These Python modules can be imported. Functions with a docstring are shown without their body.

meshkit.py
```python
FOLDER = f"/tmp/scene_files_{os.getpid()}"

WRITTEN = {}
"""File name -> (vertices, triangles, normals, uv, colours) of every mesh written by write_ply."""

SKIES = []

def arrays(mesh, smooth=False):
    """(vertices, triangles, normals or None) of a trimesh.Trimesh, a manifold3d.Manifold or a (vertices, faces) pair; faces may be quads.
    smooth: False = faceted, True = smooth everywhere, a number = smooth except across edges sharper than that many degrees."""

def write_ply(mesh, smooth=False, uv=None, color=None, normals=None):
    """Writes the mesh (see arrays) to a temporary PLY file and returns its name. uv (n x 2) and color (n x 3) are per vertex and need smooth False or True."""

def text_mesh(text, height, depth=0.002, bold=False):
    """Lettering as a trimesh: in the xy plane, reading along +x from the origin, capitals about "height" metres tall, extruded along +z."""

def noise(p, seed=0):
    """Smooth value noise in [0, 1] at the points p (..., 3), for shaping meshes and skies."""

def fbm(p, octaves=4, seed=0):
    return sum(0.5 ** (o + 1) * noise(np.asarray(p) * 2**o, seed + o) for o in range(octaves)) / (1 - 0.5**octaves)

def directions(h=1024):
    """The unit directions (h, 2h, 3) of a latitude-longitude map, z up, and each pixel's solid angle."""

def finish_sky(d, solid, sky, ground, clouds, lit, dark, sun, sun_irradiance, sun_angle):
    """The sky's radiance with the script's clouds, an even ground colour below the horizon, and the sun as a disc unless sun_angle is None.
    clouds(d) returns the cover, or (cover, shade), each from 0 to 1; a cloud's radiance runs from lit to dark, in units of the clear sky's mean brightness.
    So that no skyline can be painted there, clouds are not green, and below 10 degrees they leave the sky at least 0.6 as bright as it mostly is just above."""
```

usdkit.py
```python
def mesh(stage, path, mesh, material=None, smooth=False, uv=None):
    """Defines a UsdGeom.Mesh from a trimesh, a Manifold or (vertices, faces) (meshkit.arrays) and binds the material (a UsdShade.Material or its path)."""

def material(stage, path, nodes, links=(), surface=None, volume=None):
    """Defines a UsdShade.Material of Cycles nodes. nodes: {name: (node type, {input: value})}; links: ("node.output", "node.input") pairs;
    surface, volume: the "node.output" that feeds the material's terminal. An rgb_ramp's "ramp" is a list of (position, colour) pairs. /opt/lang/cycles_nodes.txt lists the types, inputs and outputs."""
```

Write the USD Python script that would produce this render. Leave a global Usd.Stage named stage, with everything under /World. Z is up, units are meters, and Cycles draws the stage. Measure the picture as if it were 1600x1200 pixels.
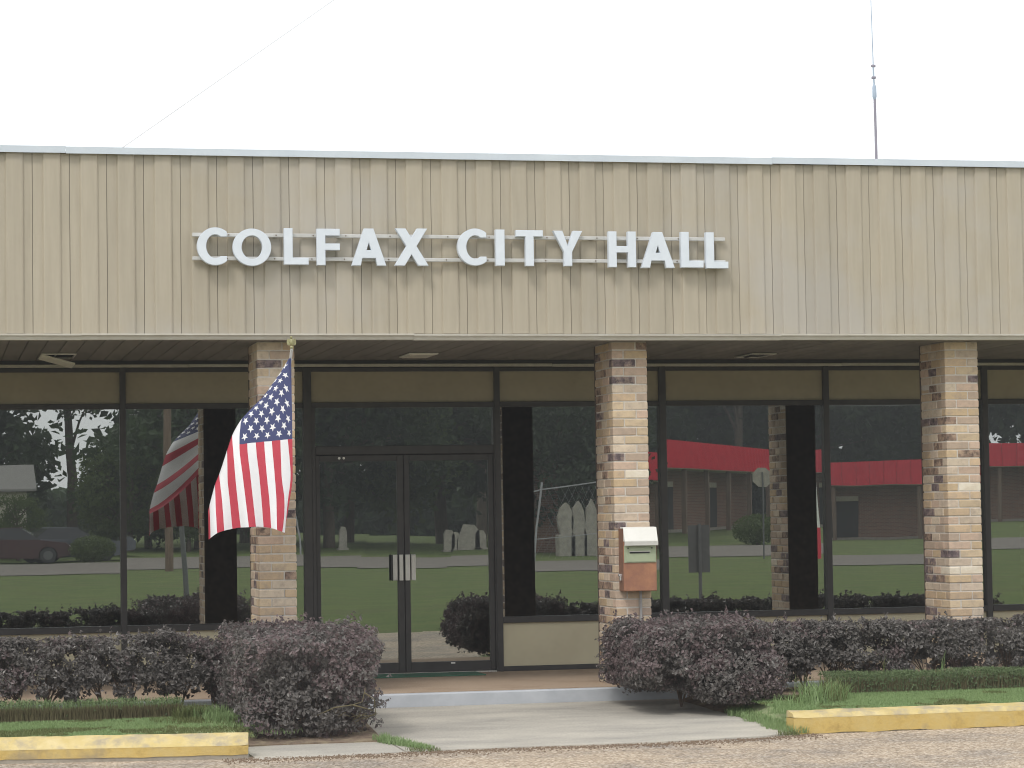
import math, random
import numpy as np
import trimesh
from scipy.interpolate import PchipInterpolator
from shapely import affinity
from shapely.geometry import Polygon, Point, box as sbox
from shapely.ops import unary_union
import usdkit, meshkit
from pxr import Usd, UsdGeom, UsdLux, UsdShade, Sdf, Gf

stage = Usd.Stage.CreateInMemory()
UsdGeom.SetStageUpAxis(stage, UsdGeom.Tokens.z)
UsdGeom.SetStageMetersPerUnit(stage, 1.0)
UsdGeom.Xform.Define(stage, '/World')
stage.SetDefaultPrim(stage.GetPrimAtPath('/World'))
UsdGeom.Scope.Define(stage, '/World/Looks')

# ------------------------------------------------------------------ camera, sky, sun, exposure
YAW, PITCH, ROLL = 0.22138, 0.051467, -0.015448
EXPOSURE = 0.25
cam = UsdGeom.Camera.Define(stage, '/World/camera')
fwd = np.array([math.sin(YAW) * math.cos(PITCH), math.cos(YAW) * math.cos(PITCH), math.sin(PITCH)])
rt = np.array([math.cos(YAW), -math.sin(YAW), 0.0])
up = np.cross(rt, fwd)
r_ = rt * math.cos(ROLL) + up * math.sin(ROLL)
u_ = -rt * math.sin(ROLL) + up * math.cos(ROLL)
CAM = (-5.4587, -26.3573, 1.594)
cam.AddTransformOp().Set(Gf.Matrix4d(*r_, 0, *u_, 0, *(-fwd), 0, *CAM, 1))
cam.CreateHorizontalApertureAttr(36.0)
cam.CreateVerticalApertureAttr(27.0)
cam.CreateFocalLengthAttr(4042.74 / 1600 * 36.0)
cam.CreateClippingRangeAttr(Gf.Vec2f(0.1, 2000))
cam.CreateExposureAttr(EXPOSURE)

SUN = np.array([-0.48, -0.55, 0.95]); SUN /= np.linalg.norm(SUN)
SUN_EL, SUN_ROT = math.asin(SUN[2]), math.atan2(SUN[0], SUN[1])
sky = usdkit.material(stage, '/World/Looks/sky_look', {
    'tc': ('texture_coordinate', {}),
    'sky': ('sky_texture', {'sky_type': 'single_scattering', 'sun_disc': False, 'sun_elevation': SUN_EL, 'sun_rotation': SUN_ROT, 'aerosol_density': 2.0}),
    'n': ('noise_texture', {'scale': 2.2, 'detail': 5.0, 'roughness': 0.55}),
    'cl': ('rgb_ramp', {'ramp': [(0.25, (0.94, 0.97, 1.0)), (0.75, (1.0, 1.0, 1.0))]}),
    'sc': ('mix_color', {'blend_type': 'multiply', 'fac': 1.0, 'b': (12.0, 12.0, 12.0), 'use_clamp': False}),
    'mx': ('mix_color', {'blend_type': 'mix', 'fac': 0.9, 'use_clamp': False}),
    'bg': ('background_shader', {'strength': 0.1})},
    [('tc.generated', 'n.vector'), ('n.fac', 'cl.fac'), ('cl.color', 'sc.a'), ('sky.color', 'mx.a'), ('sc.result', 'mx.b'), ('mx.result', 'bg.color')],
    surface='bg.background')
dome = UsdLux.DomeLight.Define(stage, '/World/sky')
UsdShade.MaterialBindingAPI.Apply(dome.GetPrim()).Bind(sky)
dome.GetPrim().SetCustomDataByKey('kind', 'structure')
sun = UsdLux.DistantLight.Define(stage, '/World/sun')
sun.CreateNormalizeAttr(True)
sun.CreateIntensityAttr(0.36)
sun.CreateAngleAttr(14.0)
sun.CreateColorAttr(Gf.Vec3f(1.0, 0.96, 0.9))
_z = SUN; _x = np.cross([0, 0, 1.0], _z); _x /= np.linalg.norm(_x); _y = np.cross(_z, _x)
sun.AddTransformOp().Set(Gf.Matrix4d(*_x, 0, *_y, 0, *_z, 0, 0, 0, 40, 1))

# ------------------------------------------------------------------ helpers
RNG = np.random.default_rng(7)
random.seed(7)
_used = {}


def path_of(name, parent):
    base = (str(parent.GetPath()) if parent is not None else '/World') + '/' + name
    n = _used.get(base, -1) + 1
    _used[base] = n
    return base if n == 0 else f'{base}_{n:03d}'


def tag(prim, label=None, cat=None, group=None, kind=None):
    prim = prim.GetPrim() if hasattr(prim, 'GetPrim') else prim
    for k, v in (('label', label), ('category', cat), ('group', group), ('kind', kind)):
        if v:
            prim.SetCustomDataByKey(k, v)
    return prim


def thing(name, label=None, cat=None, group=None, loc=(0, 0, 0), rotz=0, kind=None):
    x = UsdGeom.Xform.Define(stage, path_of(name, None))
    if any(loc):
        x.AddTranslateOp().Set(Gf.Vec3d(*map(float, loc)))
    if rotz:
        x.AddRotateZOp().Set(float(rotz))
    return tag(x.GetPrim(), label, cat, group, kind)


def sub(name, parent, label=None):
    return tag(UsdGeom.Xform.Define(stage, path_of(name, parent)).GetPrim(), label)


def obj(name, mesh, mat, parent=None, smooth=False, label=None, cat=None, group=None, kind=None, uv=None):
    m = usdkit.mesh(stage, path_of(name, parent), mesh, mat, smooth=smooth, uv=uv)
    return tag(m.GetPrim(), label, cat, group, kind)


_CB = np.array([[sx, sy, sz] for sx in (-1, 1) for sy in (-1, 1) for sz in (-1, 1)], float)
_q = []
for a in range(3):
    w = _CB.copy() * 0.8
    w[:, a] = _CB[:, a]
    _q.append(w)
_hull = trimesh.convex.convex_hull(np.vstack(_q))
_HV, _HF = np.array(_hull.vertices), np.array(_hull.faces)
_HS = np.sign(_HV)
_HC = (np.abs(_HV) < 0.9)
_BF = np.array([[0, 1, 3], [0, 3, 2], [4, 6, 7], [4, 7, 5], [0, 4, 5], [0, 5, 1], [2, 3, 7], [2, 7, 6], [0, 2, 6], [0, 6, 4], [1, 5, 7], [1, 7, 3]])


def bx(x0, x1, y0, y1, z0, z1, bevel=0.0):
    c = np.array([(x0 + x1) / 2, (y0 + y1) / 2, (z0 + z1) / 2])
    h = np.array([x1 - x0, y1 - y0, z1 - z0]) / 2
    if bevel <= 0:
        return (c + _CB * h, _BF)
    b = min(bevel, h.min() * 0.45)
    return (c + _HS * (h - b * _HC), _HF)


def join(parts):
    vs, fs, n = [], [], 0
    for v, f in parts:
        f = np.asarray(f, int)
        if f.shape[1] == 4:
            f = np.vstack([f[:, [0, 1, 2]], f[:, [0, 2, 3]]])
        vs.append(v); fs.append(f + n); n += len(v)
    return np.vstack(vs), np.vstack(fs)


def move(m, loc=(0, 0, 0), rot=None, about=(0, 0, 0)):
    v = np.asarray(m[0], float)
    if rot is not None:
        R = trimesh.transformations.euler_matrix(*rot)[:3, :3]
        v = (v - about) @ R.T + about
    return v + np.asarray(loc, float), m[1]


def tube(pts, rad, n=8, caps=True):
    P = np.asarray(pts, float)
    rad = np.broadcast_to(np.asarray(rad, float), (len(P),))
    T = np.gradient(P, axis=0)
    T /= np.linalg.norm(T, axis=1, keepdims=True)
    ref = np.array([0, 0, 1.0]) if abs(T[0, 2]) < 0.9 else np.array([1.0, 0, 0])
    A = np.cross(T, ref); A /= np.linalg.norm(A, axis=1, keepdims=True)
    B = np.cross(T, A)
    t = np.linspace(0, 2 * np.pi, n, endpoint=False)
    V = (P[:, None] + rad[:, None, None] * (np.cos(t)[None, :, None] * A[:, None] + np.sin(t)[None, :, None] * B[:, None])).reshape(-1, 3)
    F = []
    for i in range(len(P) - 1):
        for j in range(n):
            a, b = i * n + j, i * n + (j + 1) % n
            F += [[a, b, b + n], [a, b + n, a + n]]
    if caps:
        V = np.vstack([V, P[0], P[-1]])
        for j in range(n):
            F += [[len(V) - 2, (j + 1) % n, j], [len(V) - 1, (len(P) - 1) * n + j, (len(P) - 1) * n + (j + 1) % n]]
    F = np.array(F)[:, ::-1]
    return V, F


def extrude(poly, d, axis='xz', at=0.0):
    """polygon in (x,z), pushed along y from at to at+d."""
    out = []
    for g in (poly.geoms if hasattr(poly, 'geoms') else [poly]):
        m = trimesh.creation.extrude_polygon(g, d)
        v = np.array(m.vertices)
        if axis == 'xz':
            out.append((np.stack([v[:, 0], at + d - v[:, 2], v[:, 1]], 1), np.array(m.faces)))
        elif axis == 'yz':
            out.append((np.stack([at + v[:, 2], v[:, 0], v[:, 1]], 1), np.array(m.faces)))
        else:
            out.append((np.stack([v[:, 0], v[:, 1], at + v[:, 2]], 1), np.array(m.faces)))
    return join(out)


def grid(P):
    """(n, m, 3) points to a sheet."""
    n, m = P.shape[:2]
    i = np.arange(n * m).reshape(n, m)
    a, b, c, d = i[:-1, :-1].ravel(), i[1:, :-1].ravel(), i[1:, 1:].ravel(), i[:-1, 1:].ravel()
    return P.reshape(-1, 3), np.vstack([np.stack([a, b, c], 1), np.stack([a, c, d], 1)])


# ------------------------------------------------------------------ materials
def look(name, c1, c2=None, scale=3.0, rough=0.7, bump=0.0, bscale=40.0, stretch=(1, 1, 1), detail=5.0, metallic=0.0, spec=0.5, lo=0.3, hi=0.7, c3=None, sc3=0.6, f3=0.5, dist=0.004, island=0.0, obj_rand=0.0):
    """Painted or natural surface: two colours through noise, an optional third in larger patches, fine relief."""
    n = {'g': ('geometry', {}), 'm': ('mapping', {'scale': stretch}), 'p': ('principled_bsdf', {'roughness': rough, 'metallic': metallic, 'specular_ior_level': spec})}
    l = [('g.position', 'm.vector')]
    if c2 is None:
        c2 = tuple(x * 0.85 for x in c1)
    n['n'] = ('noise_texture', {'scale': scale, 'detail': detail, 'roughness': 0.6})
    n['r'] = ('rgb_ramp', {'ramp': [(lo, c1), (hi, c2)]})
    l += [('m.vector', 'n.vector'), ('n.fac', 'r.fac')]
    out = 'r.color'
    if c3 is not None:
        n['n3'] = ('noise_texture', {'scale': sc3, 'detail': 6.0, 'roughness': 0.65})
        n['r3'] = ('rgb_ramp', {'ramp': [(0.48, (0, 0, 0)), (0.66, (f3, f3, f3))]})
        n['x3'] = ('mix_color', {'b': c3})
        l += [('g.position', 'n3.vector'), ('n3.fac', 'r3.fac'), ('r3.color', 'x3.fac'), (out, 'x3.a')]
        out = 'x3.result'
    if island or obj_rand:
        k = island or obj_rand
        n['oi'] = ('object_info', {})
        n['mr'] = ('map_range', {'from_min': 0.0, 'from_max': 1.0, 'to_min': 1.0 - k, 'to_max': 1.0 + k})
        n['hs'] = ('hsv', {'hue': 0.5, 'saturation': 1.0, 'fac': 1.0})
        l += [('g.random_per_island' if island else 'oi.random', 'mr.value'), ('mr.result', 'hs.value'), (out, 'hs.color')]
        out = 'hs.color'
    l.append((out, 'p.base_color'))
    if bump:
        n['bn'] = ('noise_texture', {'scale': bscale, 'detail': 4.0, 'roughness': 0.6})
        n['b'] = ('bump', {'strength': bump, 'distance': dist})
        l += [('g.position', 'bn.vector'), ('bn.fac', 'b.height'), ('b.normal', 'p.normal')]
    return usdkit.material(stage, '/World/Looks/' + name, n, l, surface='p.BSDF')


def leaf_look(name, stops, trans=0.25, rough=0.5):
    n = {'g': ('geometry', {}), 'r': ('rgb_ramp', {'ramp': stops}), 'p': ('principled_bsdf', {'roughness': rough, 'specular_ior_level': 0.4}),
         't': ('translucent_bsdf', {}), 'x': ('mix_closure', {'fac': trans})}
    l = [('g.random_per_island', 'r.fac'), ('r.color', 'p.base_color'), ('r.color', 't.color'), ('p.BSDF', 'x.closure1'), ('t.BSDF', 'x.closure2')]
    return usdkit.material(stage, '/World/Looks/' + name, n, l, surface='x.closure')


M = {}
M['fascia'] = look('fascia_paint', (0.405, 0.360, 0.282), (0.352, 0.312, 0.242), scale=5, stretch=(3, 3, 0.25), rough=0.55, c3=(0.385, 0.36, 0.32), sc3=0.6, f3=0.8, obj_rand=0.06)
M['cap'] = look('cap_metal', (0.62, 0.68, 0.74), (0.54, 0.60, 0.67), scale=2, rough=0.4)
M['drip'] = look('drip_metal', (0.52, 0.50, 0.45), (0.42, 0.39, 0.33), scale=4, stretch=(1, 1, 8), rough=0.45)
M['trimpale'] = look('trim_pale', (0.50, 0.49, 0.43), (0.40, 0.38, 0.32), scale=4, rough=0.6)
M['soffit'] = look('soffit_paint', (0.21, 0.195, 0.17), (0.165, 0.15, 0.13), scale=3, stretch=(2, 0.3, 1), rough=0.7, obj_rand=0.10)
M['bronze'] = look('bronze_frame', (0.050, 0.047, 0.045), (0.038, 0.036, 0.035), scale=6, rough=0.45, spec=0.4)
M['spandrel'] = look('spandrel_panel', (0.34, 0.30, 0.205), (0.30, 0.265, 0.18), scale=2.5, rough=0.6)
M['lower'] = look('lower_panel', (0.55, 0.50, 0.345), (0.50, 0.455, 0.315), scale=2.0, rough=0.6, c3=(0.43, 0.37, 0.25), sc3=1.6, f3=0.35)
M['mortar'] = look('mortar', (0.58, 0.54, 0.48), (0.50, 0.46, 0.41), scale=30, rough=0.9, bump=0.5, bscale=120)
BR = []
for i, (c1, c2) in enumerate([((0.54, 0.40, 0.26), (0.46, 0.345, 0.23)), ((0.57, 0.45, 0.30), (0.50, 0.39, 0.265)), ((0.54, 0.40, 0.30), (0.46, 0.34, 0.26)),
                              ((0.55, 0.45, 0.34), (0.48, 0.385, 0.30)), ((0.52, 0.39, 0.24), (0.45, 0.335, 0.21)), ((0.59, 0.49, 0.37), (0.51, 0.42, 0.32)), ((0.47, 0.36, 0.27), (0.40, 0.31, 0.24))]):
    BR.append(look(f'brick_tan_{"abcdefg"[i]}', c1, c2, scale=18, rough=0.85, bump=0.6, bscale=70, c3=(0.35, 0.28, 0.22), sc3=11, f3=0.65, obj_rand=0.10))
BD = [look('brick_burnt', (0.075, 0.055, 0.06), (0.20, 0.15, 0.15), scale=16, rough=0.8, bump=0.6, bscale=60, lo=0.4, hi=0.62, c3=(0.42, 0.32, 0.24), sc3=14, f3=0.75),
      look('brick_burnt_brown', (0.10, 0.07, 0.055), (0.28, 0.19, 0.14), scale=20, rough=0.8, bump=0.6, bscale=60, lo=0.38, hi=0.6, c3=(0.46, 0.34, 0.24), sc3=16, f3=0.8)]
BW = look('brick_pale', (0.72, 0.66, 0.55), (0.62, 0.53, 0.41), scale=14, rough=0.85, bump=0.5, bscale=60)
M['letter'] = look('letter_white', (0.66, 0.71, 0.77), (0.61, 0.66, 0.72), scale=6, rough=0.45)
M['rail'] = look('rail_white', (0.55, 0.55, 0.54), (0.46, 0.46, 0.44), scale=8, rough=0.5)
M['screw'] = look('screw_rust', (0.16, 0.11, 0.08), (0.10, 0.07, 0.05), rough=0.7)
M['alu'] = look('aluminium', (0.62, 0.61, 0.57), (0.52, 0.51, 0.47), scale=5, rough=0.38, metallic=0.3)
M['chrome'] = look('bright_metal', (0.75, 0.75, 0.75), (0.65, 0.65, 0.65), rough=0.25, metallic=0.9)
M['black'] = look('black_rubber', (0.02, 0.02, 0.02), (0.03, 0.03, 0.03), rough=0.6)
M['white'] = look('white_enamel', (0.78, 0.77, 0.73), (0.70, 0.69, 0.64), scale=5, rough=0.45)
M['diffuser'] = look('lamp_diffuser', (0.74, 0.72, 0.64), (0.64, 0.62, 0.54), scale=6, rough=0.5)
M['rust'] = look('rusty_brown_paint', (0.33, 0.155, 0.085), (0.25, 0.115, 0.075), scale=9, rough=0.65, bump=0.3, bscale=60, c3=(0.40, 0.19, 0.10), sc3=5, f3=0.8)
M['boxside'] = look('brown_paint_side', (0.22, 0.115, 0.075), (0.18, 0.09, 0.06), scale=9, rough=0.6)
M['palegreen'] = look('pale_green_paint', (0.36, 0.41, 0.27), (0.31, 0.355, 0.235), scale=9, rough=0.5)
M['conduit'] = look('conduit_grey', (0.36, 0.35, 0.34), (0.28, 0.27, 0.26), scale=9, rough=0.5)
M['porch'] = look('porch_aggregate', (0.32, 0.235, 0.165), (0.43, 0.335, 0.25), scale=60, rough=0.85, bump=0.6, bscale=90, c3=(0.27, 0.19, 0.13), sc3=1.3, f3=0.6)
M['step'] = look('step_grey_paint', (0.46, 0.48, 0.51), (0.39, 0.41, 0.44), scale=5, rough=0.75, bump=0.3, bscale=60)
M['mat_green'] = look('doormat_green', (0.06, 0.16, 0.10), (0.045, 0.12, 0.08), scale=80, rough=0.95, bump=0.6, bscale=200)
M['soil'] = look('soil', (0.22, 0.16, 0.115), (0.13, 0.095, 0.07), scale=14, rough=0.95, bump=0.8, bscale=30, c3=(0.30, 0.25, 0.16), sc3=6, f3=0.7, dist=0.02)
M['red'] = look('flag_red', (0.53, 0.055, 0.085), (0.48, 0.045, 0.075), scale=8, rough=0.7)
M['flagwhite'] = look('flag_white', (0.82, 0.82, 0.84), (0.77, 0.77, 0.80), scale=8, rough=0.7)
M['blue'] = look('flag_blue', (0.055, 0.066, 0.17), (0.047, 0.057, 0.15), scale=8, rough=0.7)
M['gold'] = look('gilt_plastic', (0.38, 0.36, 0.20), (0.22, 0.21, 0.10), scale=40, rough=0.4)
M['pole'] = look('pole_grey_white', (0.60, 0.60, 0.60), (0.50, 0.50, 0.50), scale=5, rough=0.4)
M['mast'] = look('mast_grey', (0.30, 0.28, 0.33), (0.24, 0.23, 0.28), scale=5, rough=0.45)
M['whip'] = look('whip_pale_blue', (0.40, 0.48, 0.58), (0.34, 0.42, 0.52), scale=5, rough=0.4)
M['wire'] = look('cable_pale', (0.62, 0.62, 0.62), (0.56, 0.56, 0.56), rough=0.5)
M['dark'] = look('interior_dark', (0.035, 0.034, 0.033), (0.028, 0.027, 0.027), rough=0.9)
M['roofing'] = look('roof_gravel', (0.25, 0.24, 0.22), (0.2, 0.19, 0.18), scale=20, rough=0.9)
M['stem'] = look('shrub_stem', (0.15, 0.11, 0.085), (0.10, 0.07, 0.055), scale=20, rough=0.9)
M['bark'] = look('tree_bark', (0.13, 0.10, 0.075), (0.075, 0.055, 0.042), scale=4, stretch=(3, 3, 0.6), rough=0.95, bump=0.8, bscale=12, dist=0.03)
M['yellow'] = usdkit.material(stage, '/World/Looks/curb_yellow_paint', {
    'g': ('geometry', {}), 'n': ('noise_texture', {'scale': 5.0, 'detail': 7.0, 'roughness': 0.68}), 'n2': ('noise_texture', {'scale': 2.2, 'detail': 6.0, 'roughness': 0.6}),
    'r': ('rgb_ramp', {'ramp': [(0.30, (0.34, 0.235, 0.075)), (0.46, (0.50, 0.36, 0.115)), (0.70, (0.50, 0.385, 0.16))]}),
    'r2': ('rgb_ramp', {'ramp': [(0.52, (0, 0, 0)), (0.62, (0.75, 0.75, 0.75))]}),
    'x': ('mix_color', {'b': (0.27, 0.22, 0.14)}), 'bn': ('noise_texture', {'scale': 45.0, 'detail': 5.0}), 'b': ('bump', {'strength': 0.5, 'distance': 0.006}),
    'p': ('principled_bsdf', {'roughness': 0.75})},
    [('g.position', 'n.vector'), ('g.position', 'n2.vector'), ('n.fac', 'r.fac'), ('n2.fac', 'r2.fac'), ('r.color', 'x.a'), ('r2.color', 'x.fac'), ('x.result', 'p.base_color'),
     ('g.position', 'bn.vector'), ('bn.fac', 'b.height'), ('b.normal', 'p.normal')], surface='p.BSDF')
M['yellowtop'] = look('curb_worn_top', (0.57, 0.47, 0.245), (0.48, 0.37, 0.135), scale=7, rough=0.85, bump=0.6, bscale=40, c3=(0.34, 0.29, 0.20), sc3=5.5, f3=1.0)
M['curbbase'] = look('curb_bare_concrete', (0.36, 0.33, 0.27), (0.25, 0.22, 0.18), scale=12, rough=0.9, bump=0.6, bscale=50)
M['concrete'] = usdkit.material(stage, '/World/Looks/walk_concrete', {
    'g': ('geometry', {}), 'm': ('mapping', {'scale': (0.55, 1.3, 1.0)}),
    'n': ('noise_texture', {'scale': 1.6, 'detail': 7.0, 'roughness': 0.6}), 'n2': ('noise_texture', {'scale': 60.0, 'detail': 3.0}),
    'r': ('rgb_ramp', {'ramp': [(0.34, (0.30, 0.285, 0.255)), (0.5, (0.385, 0.36, 0.315)), (0.66, (0.46, 0.43, 0.37))]}),
    'r2': ('rgb_ramp', {'ramp': [(0.35, (0.86, 0.86, 0.86)), (0.65, (1.06, 1.06, 1.06))]}),
    'x': ('mix_color', {'blend_type': 'multiply', 'fac': 1.0, 'use_clamp': False}), 'b': ('bump', {'strength': 0.35, 'distance': 0.004}), 'p': ('principled_bsdf', {'roughness': 0.85})},
    [('g.position', 'm.vector'), ('m.vector', 'n.vector'), ('g.position', 'n2.vector'), ('n.fac', 'r.fac'), ('n2.fac', 'r2.fac'), ('r.color', 'x.a'), ('r2.color', 'x.b'), ('x.result', 'p.base_color'), ('n2.fac', 'b.height'), ('b.normal', 'p.normal')], surface='p.BSDF')
M['gravel'] = usdkit.material(stage, '/World/Looks/parking_aggregate', {
    'g': ('geometry', {}), 'v': ('voronoi_texture', {'scale': 60.0}), 'n': ('noise_texture', {'scale': 1.1, 'detail': 6.0, 'roughness': 0.65}),
    'r': ('rgb_ramp', {'ramp': [(0.0, (0.17, 0.135, 0.10)), (0.35, (0.32, 0.26, 0.195)), (0.7, (0.43, 0.36, 0.28)), (1.0, (0.62, 0.56, 0.48))]}),
    's': ('separate_color', {'color_type': 'rgb'}),
    'r2': ('rgb_ramp', {'ramp': [(0.36, (0.66, 0.67, 0.71)), (0.56, (1.04, 1.0, 0.95))]}),
    'x': ('mix_color', {'blend_type': 'multiply', 'fac': 1.0, 'use_clamp': False}), 'b': ('bump', {'strength': 0.8, 'distance': 0.008, 'invert': True}), 'p': ('principled_bsdf', {'roughness': 0.85})},
    [('g.position', 'v.vector'), ('g.position', 'n.vector'), ('v.color', 's.color'), ('s.r', 'r.fac'), ('n.fac', 'r2.fac'), ('r.color', 'x.a'), ('r2.color', 'x.b'), ('x.result', 'p.base_color'), ('v.distance', 'b.height'), ('b.normal', 'p.normal')], surface='p.BSDF')
M['grass_far'] = look('grass_ground', (0.078, 0.122, 0.024), (0.135, 0.17, 0.040), scale=0.9, rough=0.95, bump=0.8, bscale=25, c3=(0.12, 0.12, 0.045), sc3=0.5, f3=0.6, dist=0.04)
M['grass_bed'] = look('grass_bed', (0.27, 0.36, 0.17), (0.34, 0.35, 0.20), scale=9, rough=0.95, bump=0.8, bscale=60, dist=0.015)
M['road'] = look('road_asphalt', (0.20, 0.175, 0.15), (0.165, 0.145, 0.125), scale=1.5, rough=0.9, bump=0.4, bscale=60)
M['blade'] = leaf_look('grass_blade', [(0.0, (0.23, 0.32, 0.14)), (0.45, (0.33, 0.45, 0.20)), (0.8, (0.40, 0.51, 0.26)), (1.0, (0.56, 0.52, 0.32))], 0.4, 0.55)
M['straw'] = leaf_look('dry_grass_blade', [(0.0, (0.12, 0.14, 0.05)), (0.4, (0.27, 0.22, 0.11)), (0.7, (0.16, 0.12, 0.065)), (1.0, (0.40, 0.33, 0.19))], 0.2, 0.7)
M['border_leaf'] = leaf_look('border_leaf', [(0.0, (0.12, 0.165, 0.075)), (0.5, (0.18, 0.25, 0.11)), (0.85, (0.24, 0.32, 0.14)), (1.0, (0.36, 0.38, 0.20))], 0.22, 0.5)
M['border_twig'] = leaf_look('border_twig', [(0.0, (0.13, 0.11, 0.06)), (0.35, (0.34, 0.29, 0.17)), (0.8, (0.52, 0.44, 0.27)), (1.0, (0.68, 0.60, 0.42))], 0.1, 0.8)
M['purple'] = leaf_look('purple_leaf', [(0.0, (0.14, 0.128, 0.12)), (0.32, (0.37, 0.33, 0.31)), (0.50, (0.54, 0.48, 0.45)), (0.60, (0.52, 0.40, 0.385)), (0.66, (0.32, 0.335, 0.245)), (0.90, (0.48, 0.485, 0.36)), (1.0, (0.78, 0.72, 0.65))], 0.25, 0.34)
M['purple_red'] = leaf_look('reddish_leaf', [(0.0, (0.17, 0.13, 0.13)), (0.4, (0.38, 0.28, 0.277)), (0.66, (0.54, 0.37, 0.36)), (0.74, (0.33, 0.34, 0.23)), (0.9, (0.48, 0.47, 0.34)), (1.0, (0.72, 0.46, 0.39))], 0.3, 0.36)
M['tree_dark'] = leaf_look('tree_leaf_dark', [(0.0, (0.04, 0.06, 0.026)), (0.6, (0.085, 0.12, 0.05)), (1.0, (0.16, 0.20, 0.09))], 0.25, 0.6)
M['tree_mid'] = leaf_look('tree_leaf_mid', [(0.0, (0.05, 0.08, 0.028)), (0.6, (0.10, 0.15, 0.052)), (1.0, (0.19, 0.24, 0.09))], 0.3, 0.6)
M['tree_light'] = leaf_look('tree_leaf_light', [(0.0, (0.09, 0.125, 0.035)), (0.6, (0.17, 0.22, 0.07)), (1.0, (0.26, 0.30, 0.11))], 0.3, 0.6)
M['redmetal'] = look('red_metal', (0.64, 0.03, 0.055), (0.56, 0.026, 0.048), scale=2, rough=0.45)
M['farbrick'] = usdkit.material(stage, '/World/Looks/far_brick', {
    'tc': ('texture_coordinate', {}), 'm': ('mapping', {'rotation': (math.pi / 2, 0, 0)}),
    'bt': ('brick_texture', {'color1': (0.24, 0.115, 0.075), 'color2': (0.17, 0.085, 0.06), 'mortar': (0.30, 0.25, 0.2), 'scale': 1.0, 'mortar_size': 0.008, 'brick_width': 0.24, 'row_height': 0.08}),
    'p': ('principled_bsdf', {'roughness': 0.85})}, [('tc.object', 'm.vector'), ('m.vector', 'bt.vector'), ('bt.color', 'p.base_color')], surface='p.BSDF')
M['cream'] = look('cream_wall', (0.55, 0.52, 0.42), (0.48, 0.45, 0.36), scale=1, rough=0.8)
M['stone'] = look('pale_stone', (0.38, 0.35, 0.29), (0.26, 0.235, 0.20), scale=5, rough=0.8)
M['woodpole'] = look('weathered_wood', (0.20, 0.14, 0.10), (0.13, 0.09, 0.065), scale=6, stretch=(3, 3, 0.3), rough=0.9)
M['galv'] = look('galvanised', (0.36, 0.36, 0.36), (0.30, 0.30, 0.30), rough=0.5)
M['signback'] = look('sign_back_grey', (0.12, 0.12, 0.12), (0.10, 0.10, 0.10), rough=0.5)
M['carred'] = look('car_maroon', (0.045, 0.018, 0.018), (0.04, 0.016, 0.016), rough=0.25)
M['carsilver'] = look('car_silver', (0.11, 0.115, 0.13), (0.09, 0.095, 0.11), rough=0.25, metallic=0.4)
M['carglass'] = look('car_glass', (0.02, 0.02, 0.022), (0.025, 0.025, 0.027), rough=0.08)
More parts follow.
